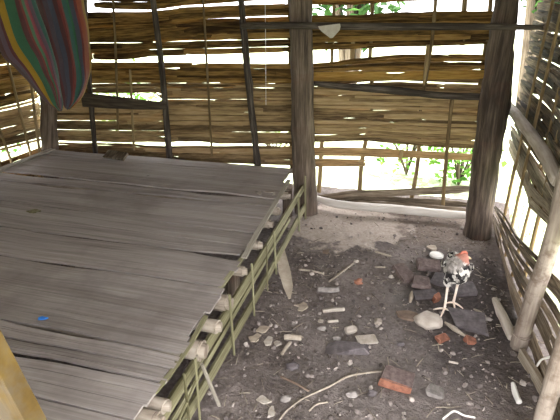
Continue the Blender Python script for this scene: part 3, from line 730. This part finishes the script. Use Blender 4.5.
# ------------------------------------------------------------------ chicken
def chicken():
    base = V((.376, 2.445, .0))
    ch = thing('chicken', base, 'speckled black and white chicken with bare reddish head standing on the dirt', 'chicken')
    bm = bmesh.new()
    def ball(c, r, rot=(0, 0, 0)):
        mt = Matrix.Translation(V(c)) @ Euler(rot).to_matrix().to_4x4() @ Matrix.Diagonal((*r, 1))
        bmesh.ops.create_icosphere(bm, subdivisions=4, radius=1, matrix=mt)
    sk = .022
    ball((sk * .3 + .010, .05, .228), (.076, .100, .074), (radians(-16), 0, 0))
    ball((.012, -.010, .232), (.066, .058, .066))              # breast
    ball((.022, .025, .285), (.048, .052, .045))               # neck hackle
    ball((.034, .036, .308), (.034, .038, .029))               # head
    ball((.020, .010, .290), (.040, .040, .034))
    ball((.012, .150, .225), (.048, .060, .036), (radians(25), 0, 0))   # rump
    ball((.005, .190, .205), (.036, .055, .016), (radians(35), 0, 0))   # drooping tail
    ball((-.026, -.010, .180), (.028, .032, .048))             # thighs
    ball((.034, .036, .185), (.028, .032, .050))
    me = bpy.data.meshes.new('tmp'); bm.to_mesh(me); bm.free()
    o = bpy.data.objects.new('body', me); C.objects.link(o)
    r = o.modifiers.new('r', 'REMESH'); r.mode = 'VOXEL'; r.voxel_size = .0045
    s2 = o.modifiers.new('s', 'SMOOTH'); s2.iterations = 6
    dg = bpy.context.evaluated_depsgraph_get()
    me2 = bpy.data.meshes.new_from_object(o.evaluated_get(dg)); o.modifiers.clear(); o.data = me2; me2.name = 'body'
    for v in me2.vertices:
        p = v.co
        bird = .0035 * N(p.x * 70, p.y * 40, p.z * 55) + .0022 * N(p.x * 140, p.y * 90, p.z * 120)
        if (p - V((.034, .036, .312))).length > .042: v.co += v.normal * bird * 1.6
    for pl in me2.polygons: pl.use_smooth = True
    o.parent = ch
    m, nt, b = newmat('speckled_feathers')
    ob = nd(nt, 'ShaderNodeTexCoord').outputs['Object']
    vo = nd(nt, 'ShaderNodeTexVoronoi', _Scale=1); nt.links.new(mapped(nt, ob, (62, 40, 48)), vo.inputs['Vector'])
    n1 = noi(nt, ob, 26, 4, .6)
    sepc = nd(nt, 'ShaderNodeSeparateColor'); nt.links.new(vo.outputs['Color'], sepc.inputs[0])
    f = mth(nt, 'ADD', mth(nt, 'MULTIPLY', sepc.outputs[0], .6), mth(nt, 'MULTIPLY', n1, .55))
    col = ramp(nt, f, [(.38, (.014, .013, .014)), (.50, (.05, .045, .045)), (.60, (.30, .28, .26)), (.72, (.62, .59, .55))])
    def near(c, r, soft):
        dv = nd(nt, 'ShaderNodeVectorMath', operation='DISTANCE'); nt.links.new(ob, dv.inputs[0]); dv.inputs[1].default_value = c
        mr = nd(nt, 'ShaderNodeMapRange'); mr.inputs[1].default_value = r; mr.inputs[2].default_value = r + soft; mr.inputs[3].default_value = 1; mr.inputs[4].default_value = 0
        nt.links.new(mth(nt, 'ADD', dv.outputs['Value'], mth(nt, 'MULTIPLY', mth(nt, 'SUBTRACT', n1, .5), .03)), mr.inputs[0]); return mr.outputs[0]
    grey = ramp(nt, n1, [(.3, (.25, .22, .2)), (.7, (.50, .46, .43))])
    col = mixc(nt, mth(nt, 'MULTIPLY', near((-.012, -.005, .285), .045, .02), .75), col, grey)
    col = mixc(nt, near((.040, .030, .318), .040, .012), col, ramp(nt, n1, [(.3, (.36, .14, .10)), (.7, (.52, .25, .19))]))
    nt.links.new(col, b.inputs['Base Color']); b.inputs['Roughness'].default_value = .75
    bump(nt, b, n1, .4, .006)
    me2.materials.clear(); me2.materials.append(m)
    skin = plain('bird_skin', [(.3, (.74, .62, .52)), (.7, (.88, .78, .69))], 60, rough=.6, bmp=.15)
    redm = plain('bird_comb', [(.3, (.38, .10, .07)), (.7, (.5, .18, .12))], 60, rough=.5, bmp=.1)
    dark = plain('bird_eye', [(.3, (.01, .008, .006)), (.7, (.02, .015, .012))], 60, rough=.2, bmp=0)
    horn = plain('bird_beak', [(.3, (.45, .35, .2)), (.7, (.6, .48, .3))], 60, rough=.4, bmp=0)
    # wings
    for sx in (-1, 1):
        w = M()
        for k in range(9):
            t = k / 8
            c0 = base + V((.014 + sx * (.076 - .006 * t), -.005 + .05 * t, .275 - .030 * t)); L = .075 + .03 * t
            ctr = [c0, c0 + V((sx * .008, L * .5, -.018)), c0 + V((sx * .002, L, -.034 - .012 * t))]
            w.ribbon(ctr, [V((0, .25, 1)).normalized()] * 3, [V((sx, 0, .3)).normalized()] * 3, [.016, .021, .006], .004, curve=.004)
        w.build('wing', m, ch)
    # legs with toes
    hubs = [onZ(444.5, 308.5, .012), onZ(453.5, 302.5, .012)]
    tops = [base + V((-.026, -.008, .16)), base + V((.034, .036, .165))]
    toes = [[(433, 309.5), (440.5, 317.5), (452.5, 313)], [(445, 303.5), (455, 311.5), (463, 308.5)]]
    for hb, tp, ts in zip(hubs, tops, toes):
        l = M(); l.tube([tp, tp.lerp(hb, .5), hb], [.0085, .0068, .0075], seg=10, rough=.1)
        for x, y in ts:
            e = onZ(x, y, .004); l.tube([hb, hb.lerp(e, .5) + V((0, 0, .004)), e], [.0065, .0055, .003], seg=8, rough=.12)
        bk = hb + (hb - onZ(*ts[1], .004)) * .45; bk.z = .005; l.tube([hb, bk], [.006, .003], seg=8)
        l.build('leg', skin, ch)
    hd = base + V((.034, .036, .308))
    bk = M(); bk.tube([hd + V((.026, .018, -.004)), hd + V((.042, .026, -.010)), hd + V((.052, .030, -.017))], [.010, .007, .002], seg=8); bk.build('beak', horn, ch)
    cb = M()
    P = [hd + V((.026, .020, .020)), hd + V((.010, .010, .032)), hd + V((-.010, -.002, .031)), hd + V((-.02, -.008, .022))]
    cb.ribbon(P, [V((0, 0, 1))] * 4, [V((-.5, .85, 0))] * 4, [.006, .010, .009, .004], .006); cb.build('comb', redm, ch)
    for q in ((.022, -.012, .006), (-.006, .036, .006)):
        e = M(); e.rock(hd + V(q), (.008, .008, .008), rough=0, sub=2); e.build('eye', dark, ch)
chicken()

# ------------------------------------------------------------------ loose things on the dirt
def gsize(px, py, wpx, hpx, hgt):
    p = onZ(px, py, 0); k = mpp(p); dd = (p - CAM).normalized(); sn = -dd.z; cs = sqrt(1 - sn * sn)
    return p, wpx * k, max(.3 * wpx * k, (hpx * k - hgt * cs) / sn)
def blk(px, py, w, h, hgt, rz, mat, name, label, cat, tilt=(0, 0), jit=.12, bev=.1, group=None):
    p, W, D = gsize(px, py, w, h, hgt)
    mm = M(); mm.block((p.x, p.y, floor_z(p.x, p.y) + hgt * .42), (W, D, hgt), (tilt[0], tilt[1], radians(rz) + YAW), jit=jit, bev=bev)
    return tag(mm.build(name, mat), label, cat, group)
def rck(px, py, w, h, hgt, rz, mat, name, label, cat, rough=.25, flat=0.0, group=None):
    p, W, D = gsize(px, py, w, h, hgt)
    mm = M(); mm.rock((p.x, p.y, floor_z(p.x, p.y) + hgt * .4), (W, D, hgt), (0, 0, radians(rz) + YAW), rough=rough, flat=flat)
    return tag(mm.build(name, mat), label, cat, group)
def shd(px, py, w, h, mat, name, label, cat, th=.008, rz=0, n=7, jag=.3, group=None, tilt=(0, 0)):
    p, W, D = gsize(px, py, w, h, 0)
    mm = M(); mm.shard((p.x, p.y, floor_z(p.x, p.y) + th * .5 + .002), W / 2, th, (tilt[0], tilt[1], radians(rz) + YAW), n=n, jag=jag, asp=D / W)
    return tag(mm.build(name, mat), label, cat, group)
def stick(pts, r, mat, name, label, cat, z=.012, rough=.15, group=None):
    P = [onZ(x, y, z) for x, y in pts]; P = [V((p.x, p.y, floor_z(p.x, p.y) + z)) for p in P]
    rr = [r * mpp(p) for p in P] if not isinstance(r, list) else [q * mpp(p) for q, p in zip(r, P)]
    mm = M(); mm.tube(P, rr, seg=8, rough=rough); return tag(mm.build(name, mat), label, cat, group)

G = None
blk(404.5, 275, 14, 19, .035, 12, M_DARKBRICK, 'brick_slab', 'dark brick slab farthest from the chicken, the one towards the platform', 'brick', (.1, .06))
blk(427, 267, 22, 14, .045, -12, M_DARKBRICK, 'brick_slab', 'large dark brick slab nearest to the white disc', 'brick', (.08, .1))
blk(421, 285, 17, 15, .035, -20, M_DARKBRICK, 'brick_slab', 'dark broken brick slab between the other slabs, below the largest one', 'brick', (-.08, .05))
blk(440.5, 281, 16, 14, .040, -30, M_DARKSLAB, 'brick_slab', 'dark grey slab touching the chicken on its wing side', 'brick', (.05, -.1))
blk(425, 297, 22, 10, .025, 10, M_DARKSLAB, 'flat_stone', 'flat dark stone just behind the pale round stone', 'stone', (.03, .05))
blk(436, 301, 8, 10, .05, 25, M_REDBRICK, 'brick_chunk', 'small reddish brick chunk next to the chicken foot', 'brick', (.2, .1), jit=.2)
blk(468, 322, 34, 22, .022, -14, M_DARKSLAB, 'flat_slab', 'wide flat dark slab on the dirt in front of the chicken feet', 'slab', (.02, .02))
blk(463, 292, 26, 14, .03, 8, M_DARKSLAB, 'flat_slab', 'dark slab half buried just behind the chicken feet', 'slab', (.02, .02))
rck(428, 325, 26, 23, .060, 15, M_PALESTONE, 'round_stone', 'large pale rounded stone, the biggest on the dirt', 'stone', rough=.22, flat=.36)
blk(441, 341, 13, 9, .03, 30, M_REDBRICK, 'brick_chunk', 'reddish brick chunk in front of the large pale stone', 'brick', (.2, .1), jit=.2)
blk(470, 343, 10, 8, .03, -10, M_REDBRICK, 'brick_chunk', 'dull red brick chunk half hidden at the front edge of the wide flat slab', 'brick', (.1, .2), jit=.2)
# half brick with red side
p, W, D = gsize(397, 383, 31, 22, .045)
mm = M(); mm.block((p.x, p.y, .020), (W, D, .05), (.06, .1, radians(-22) + YAW), jit=.06, bev=.08)
hb = mm.build('half_brick', [M_DARKBRICK, M_REDBRICK])
for pl in hb.data.polygons:
    if pl.normal.y < -.35 and pl.normal.z < .5: pl.material_index = 1
tag(hb, 'half brick with grey top and bright orange-red broken side', 'brick')
blk(435, 394, 17, 13, .035, -15, M_GREYSTONE, 'wedge_stone', 'small grey-brown wedge-shaped stone to the side of the half brick', 'stone', (.1, .25), jit=.22)
# broken two-tone tile
p = onZ(351, 350); mm = M(); mm.block((p.x, p.y, .016), (.21, .085, .03), (.05, .06, radians(4) + YAW), jit=.26, bev=.15)
tag(mm.build('broken_slab', M_DARKSLAB), 'long dark grey broken stone with a cream piece leaning on it', 'stone')
p = onZ(366, 344); mm = M(); mm.block((p.x, p.y, .026), (.105, .055, .022), (.12, -.05, radians(6) + YAW), jit=.12, bev=.15)
tag(mm.build('cream_tile_piece', M_CREAM), 'cream tile piece resting against the long dark broken stone', 'tile')
rck(350.5, 333, 13, 12, .04, 20, M_PALESTONE, 'pebble', 'pale rounded pebble just behind the long dark broken stone', 'pebble', rough=.2)
rck(336.5, 340, 9, 7, .025, 0, M_GREYSTONE, 'pebble', 'dull brown pebble beside the tip of the long dark broken stone', 'pebble', rough=.2)
rck(322, 329.5, 9, 7, .025, 0, M_GREYSTONE, 'pebble', 'grey pebble below two white chips in the middle of the dirt', 'pebble', rough=.2)
rck(320.5, 322, 5, 6, .02, 0, M_CREAM, 'pebble', 'tiny white pebble touching the grey pebble', 'pebble', rough=.3)
rck(378, 324, 8, 9, .03, 50, M_PALESTONE, 'pebble', 'pale knobbly stone between the pale pebble and the brown curled leaf', 'pebble', rough=.4)
rck(286, 400, 11, 10, .03, 0, M_GREYSTONE, 'pebble', 'brownish round stone beside the long curved twig', 'pebble', rough=.2)
rck(352, 396, 12, 9, .025, 0, M_GREYSTONE, 'pebble', 'dull grey stone in front of the long curved twig', 'pebble', rough=.25)
rck(293, 367, 13, 11, .03, 10, M_DARKSLAB, 'pebble', 'dark bluish stone beside the long curved twig', 'pebble', rough=.3)
rck(372, 395, 9, 9, .03, 10, M_DARKSLAB, 'pebble', 'blackish stone beside the half brick', 'pebble', rough=.3)
rck(400.5, 345, 8, 6, .025, 10, M_DARKSLAB, 'pebble', 'small black stone behind the half brick', 'pebble', rough=.3)
rck(391, 278, 5, 5, .02, 10, M_CREAM, 'pebble', 'tiny pale pebble beside the outermost dark brick slab', 'pebble', rough=.3)
rck(459, 313.5, 9, 5, .02, 0, M_WHITE, 'pebble', 'small white oval pebble at the chicken toes', 'pebble', rough=.08)
rck(487, 319, 9, 6, .02, -20, M_GREYSTONE, 'pebble', 'small grey stone near the pointed end of the short log', 'pebble', rough=.2)
rck(358, 283, 10, 8, .03, 20, M_REDBRICK, 'brick_crumb', 'small reddish brick crumb near the knobbed twig', 'brick', rough=.35)
# lid
p = onZ(436.5, 255.5, .012); mm = M()
ringz = [(0, .010), (.034, .010), (.040, .006), (.044, .012), (.047, .009), (.047, -.004), (0, -.004)]
rings = []
for r, z in ringz:
    rings.append([mm.addv((p.x + r * cos(2 * pi * k / 28), p.y + r * sin(2 * pi * k / 28), .012 + z), (r, z)) for k in range(28)])
for A, B in zip(rings, rings[1:]):
    for k in range(28): mm.face(A[k], A[(k + 1) % 28], B[(k + 1) % 28], B[k])
tag(mm.build('plastic_disc', M_WHITE), 'round white plastic disc lying on the dirt behind the chicken', 'disc')
shd(432, 248.5, 9, 5, M_LEAF, 'wood_chip', 'pale chip beside the white disc', 'chip', rz=30)
# sticks
stick([(299, 269), (312, 271), (324, 273.5)], 1.0, M_TWIG, 'straight_twig', 'short thin twig lying near the platform in the upper middle of the dirt', 'twig')
stick([(329, 282), (342, 272), (353, 263)], 1.1, M_TWIG, 'knobbed_twig', 'thin straight twig ending beside a small white knob', 'twig')
rck(356, 262, 6, 5, .025, 0, M_CREAM, 'pebble', 'small white knob of stone at the end of the straight twig', 'pebble', rough=.25)
stick([(318, 289.5), (328, 289.8), (338.5, 289.5)], 3.0, M_GREYSTONE, 'stick_piece', 'short thick grey stick piece lying level on the dirt', 'stick', z=.018, rough=.2)
stick([(323, 311), (333, 310.5), (344, 309.5)], 2.2, M_CREAM, 'wood_chip', 'pale flat wood chip in front of the short grey stick', 'chip', rough=.2)
stick([(328, 322), (333, 321.5), (338, 321.5)], 1.4, M_CREAM, 'wood_chip', 'small white chip beside the tiny white pebble', 'chip', rough=.2)
stick([(284.5, 337), (292, 336.8), (301, 337.5)], 2.9, M_TWIG, 'stick_piece', 'stubby pale stick piece lying level near the platform side', 'stick', z=.018, rough=.15)
stick([(282, 352.5), (286, 347), (290.5, 342)], 1.7, M_TWIG, 'stick_piece', 'short slanted pale stick below the stubby pale one', 'stick', rough=.15)
stick([(279, 420), (288, 409), (305, 397), (328, 388), (345, 378.5), (360, 374), (384, 371)], .95, M_TWIG, 'curved_twig', 'long curved pale twig lying across the front of the dirt', 'twig')
stick([(309, 411), (316, 405), (322, 403.5), (328, 402.5)], .9, M_TWIG, 'forked_twig', 'little bent twig in front of the long curved twig', 'twig')
stick([(375, 252.5), (384, 255), (391, 256)], 1.0, M_TWIG, 'straight_twig', 'short thin pale twig on the far dirt beyond the brick slabs', 'twig')
stick([(375, 267.5), (385, 268)], .9, M_TWIG, 'straight_twig', 'tiny pale twig beside the outermost dark brick slab', 'twig')
stick([(443, 419), (452, 412), (457, 412), (464, 415), (475, 418)], 1.0, M_STRING, 'white_root', 'bent white root at the bottom edge of the dirt', 'root')
stick([(281, 376), (296, 384), (309, 392)], 1.3, M_BROWNLEAF, 'brown_twig', 'dull brown straight twig near the bottom of the dirt beside the dark bluish stone', 'twig')
stick([(449, 362), (458, 363)], 1.2, M_CREAM, 'wood_chip', 'small pale chip on the dark dirt in front of the red brick chunks', 'chip')
stick([(412, 292), (411, 297), (410, 302)], [1.0, 2.2, 1.2], M_LEAF, 'wood_chip', 'upright-lying tan chip between the brick slabs and the pale round stone', 'chip')
stick([(445, 322), (454, 329), (466, 337)], [1.0, 2.8, .8], M_TWIG, 'bamboo_shaving', 'pale pointed bamboo shaving lying beside the large pale stone', 'shaving')
stick([(474, 308), (480, 311), (486, 315)], [.8, 1.6, .7], M_TWIG, 'bamboo_shaving', 'short pale shaving on the dirt beyond the chicken toes', 'shaving')
stick([(513, 384), (515, 393), (519, 403)], [2.2, 3.2, 3.0], M_WHITE, 'plastic_shard', 'white plastic shard on the dark dirt near the base board', 'shard', rough=.2)
# sheath, leaves
def leaf(pts, hw, mat, name, label, cat, z=.02, lift=None):
    P = [onZ(x, y, z) for x, y in pts]
    P = [V((p.x, p.y, z + floor_z(p.x, p.y) + (lift[i] if lift else .006 * sin(i * 2)))) for i, p in enumerate(P)]
    d = (P[-1] - P[0]); d.z = 0; d.normalize(); sd = V((-d.y, d.x, 0))
    mm = M(); mm.ribbon(P, [sd] * len(P), [V((0, 0, 1))] * len(P), [h * mpp(P[0]) for h in hw], .004, curve=-.006, acr=4)
    return tag(mm.build(name, mat), label, cat)
leaf([(281.5, 253), (282, 262), (284.5, 275), (288, 288), (289.5, 297)], [2.2, 4.6, 5.6, 4.4, 1.2], M_LEAF, 'bamboo_sheath', 'long pale dry bamboo sheath leaning by the platform side', 'sheath', lift=[.05, .04, .03, .015, .0])
shd(262.5, 330, 13, 6, M_LEAF, 'dry_leaf', 'torn pale dry leaf upper one beside the olive edging', 'leaf', rz=30, n=9, jag=.45, th=.006)
shd(254.5, 339.5, 13, 8, M_LEAF, 'dry_leaf', 'crumpled pale dry leaf close to the olive edging', 'leaf', rz=40, n=9, jag=.45, th=.006)
shd(268.5, 341.5, 8, 9, M_CREAM, 'dry_leaf', 'small whitish leaf scrap between the crumpled leaf and the stubby stick', 'leaf', n=8, jag=.4, th=.006)
shd(277, 344, 7, 5, M_CREAM, 'dry_leaf', 'tiny whitish leaf scrap next to the slanted stick', 'leaf', n=8, jag=.4, th=.006)
shd(302, 306, 14, 7, M_LEAF, 'dry_leaf', 'pale forked leaf scrap beside the pale flat chip', 'leaf', rz=35, n=9, jag=.5, th=.008)
shd(264, 400, 12, 8, M_CREAM, 'dry_leaf', 'whitish torn leaf at the front of the dirt', 'leaf', rz=-25, n=9, jag=.45, th=.006)
shd(271, 411, 9, 9, M_CREAM, 'dry_leaf', 'whitish leaf scrap at the bottom edge below another torn leaf', 'leaf', rz=0, n=8, jag=.4, th=.006)
shd(266, 287, 8, 5, M_LEAF, 'dry_leaf', 'small dry leaf beside the pale bamboo sheath', 'leaf', rz=0, n=8, jag=.4, th=.006)
shd(408, 317, 22, 10, M_BROWNLEAF, 'brown_leaf', 'flat brown curled leaf beside the large pale stone', 'leaf', rz=-10, n=9, jag=.2, th=.01)
shd(326, 252, 8, 4, M_BROWNLEAF, 'brown_leaf', 'small brown leaf at the edge of the pale patch', 'leaf', rz=0, n=8, jag=.3, th=.008)

# crumbs and straw: uncountable litter
def inside(): 
    while True:
        x, y = U(-.72, .72), U(1.3, 3.75)
        if ((x + .36) / .5) ** 2 + ((y - 3.44) / .46) ** 2 < 1 and R() < .8: continue
        if (V((x - .376, y - 2.45))).length > .1: return x, y
m = M()
for k in range(1500):
    x, y = inside(); s = .0045 + .014 * R() ** 4
    bm = bmesh.new(); bmesh.ops.create_icosphere(bm, subdivisions=1, radius=s)
    for v in bm.verts: v.co = V((v.co.x * U(.7, 1.3), v.co.y * U(.6, 1.2), v.co.z * U(.4, .9)))
    m.addbm(bm, (x, y, floor_z(x, y) + s * .3), (R(), R(), R() * 6))
tag(m.build('soil_crumbs', M_CRUMB, origin=(0, 0, 0)), 'small crumbs of earth and grit strewn over the dirt floor', 'grit', kind='stuff')
m = M()
for k in range(420):
    x, y = inside(); a = R() * pi; L = U(.008, .04); z = floor_z(x, y) + .005
    d = V((cos(a), sin(a), U(-.08, .08))) * L
    m.tube([V((x, y, z)) - d, V((x, y, z + .002)), V((x, y, z)) + d], U(.001, .0024), seg=5, step=1)
tag(m.build('straw_litter', M_STRAW, origin=(0, 0, 0)), 'short bits of straw and splinters strewn over the dirt floor', 'straw', kind='stuff')

# ------------------------------------------------------------------ outside plants
def bush(name, label, c, rx, ry, h, nl, ls, mat, cat='bush', trunk=.012, group=None, z0=0.0):
    b = thing(name, c, label, cat, group)
    st = M(); lf = M(); c = V(c)
    tips = []
    for k in range(7):
        a = 2 * pi * k / 7 + U(-.4, .4); tip = c + V((cos(a) * rx * U(.3, .9), sin(a) * ry * U(.3, .9), h * U(.6, 1)))
        md = c + (tip - c) * .5 + V((0, 0, h * .12)); st.tube([c, md, tip], [trunk, trunk * .7, trunk * .3], seg=6)
        tips += [md, tip, md.lerp(tip, .5)]
    st.build('stems', M_POST, b)
    for k in range(nl):
        while True:
            q = V((U(-1, 1), U(-1, 1), U(-1, 1)))
            if q.length < 1: break
        p = c + V((q.x * rx, q.y * ry, z0 + (h - z0) * (.5 + .5 * q.z)))
        d = V((U(-1, 1), U(-1, 1), U(-.8, .4))).normalized(); L = ls * U(.6, 1.3)
        s = d.cross(V((U(-.3, .3), U(-.3, .3), 1))).normalized() * L * .32; nn = s.cross(d).normalized() * L * .1
        i = [lf.addv(p), lf.addv(p + d * L * .45 + s + nn), lf.addv(p + d * L), lf.addv(p + d * L * .45 - s + nn), lf.addv(p + d * L * .5)]
        lf.face(i[0], i[1], i[4]); lf.face(i[1], i[2], i[4]); lf.face(i[0], i[4], i[3]); lf.face(i[4], i[2], i[3])
    lf.build('foliage', mat, b, smooth=False)
bush('leafy_bush', 'dense bright green bush seen under the woven wall beside the thick leaning post', (.62, 4.75, -.04), .40, .3, .66, 330, .085, M_GREENLEAF)
bush('leafy_bush', 'sparse bright green plant in the middle of the hole below the woven wall', (.10, 4.95, -.04), .40, .3, .62, 120, .085, M_GREENLEAF)
bush('leafy_bush', 'green bush behind the woven wall seen through the slit above the dark plank', (-3.6, 5.7, -.04), .7, .5, 1.0, 160, .13, M_GREENLEAF)
bush('leafy_bush', 'low green plants seen in the slit just above the far edge of the platform', (-1.45, 5.2, -.04), .55, .25, .40, 70, .09, M_GREENLEAF)
bush('leafy_bush', 'low green plant glimpsed under the woven wall in the far corner beyond the platform', (-4.3, 3.6, -.04), .35, .6, .5, 110, .09, M_GREENLEAF)
bush('shade_tree', 'dark tree glimpsed through the slits high in the woven wall between the thick posts', (-.95, 8.2, -.04), .75, .6, 3.0, 420, .25, M_DARKLEAF, 'tree', .10, z0=1.0)
bush('shade_tree', 'dark green tree glimpsed through the top slit beside the leaning corner post', (2.0, 9.0, -.04), .5, .5, 3.2, 260, .25, M_DARKLEAF, 'tree', .10, z0=1.6)
m = M()
for k in range(900):
    x, y = U(.98, 2.6), U(1.2, 5.2)
    h = U(.05, .16); a = R() * 6; l = V((cos(a), sin(a), 0)) * h * U(.2, .7); s = V((-sin(a), cos(a), 0)) * .005
    p = V((x, y, -.05)); i = [m.addv(p - s), m.addv(p + s), m.addv(p + l * .4 + s * .7 + V((0, 0, h * .7))), m.addv(p + l * .4 - s * .7 + V((0, 0, h * .7))), m.addv(p + l + V((0, 0, h)))]
    m.face(i[0], i[1], i[2], i[3]); m.face(i[3], i[2], i[4])
tag(m.build('grass', M_GRASS, origin=(0, 0, 0), smooth=False), 'sunlit grass growing outside the loosely woven wall', 'grass', kind='stuff')

# ------------------------------------------------------------------ light
w = bpy.data.worlds.new('sky'); S.world = w; w.use_nodes = True
bg = w.node_tree.nodes['Background']
bg.inputs[0].default_value = (1.0, .985, 1.0, 1); bg.inputs[1].default_value = 2.6
sun = bpy.data.lights.new('sun', 'SUN'); so = bpy.data.objects.new('sun', sun); C.objects.link(so)
sun.energy = 7; sun.angle = radians(6); sun.color = (1, .96, .9)
so.rotation_euler = (radians(-12), radians(16), 0); so.location = (2, 5, 8)
S.view_settings.view_transform = 'Standard'; S.view_settings.look = 'None'
S.view_settings.gamma = 1; S.view_settings.use_curve_mapping = False
S.view_settings.exposure = 1.65
S.cycles.use_denoising = True
S.cycles.max_bounces = 8; S.cycles.diffuse_bounces = 5; S.cycles.transmission_bounces = 4
for o in S.objects:
    if '_o' in o: del o['_o']
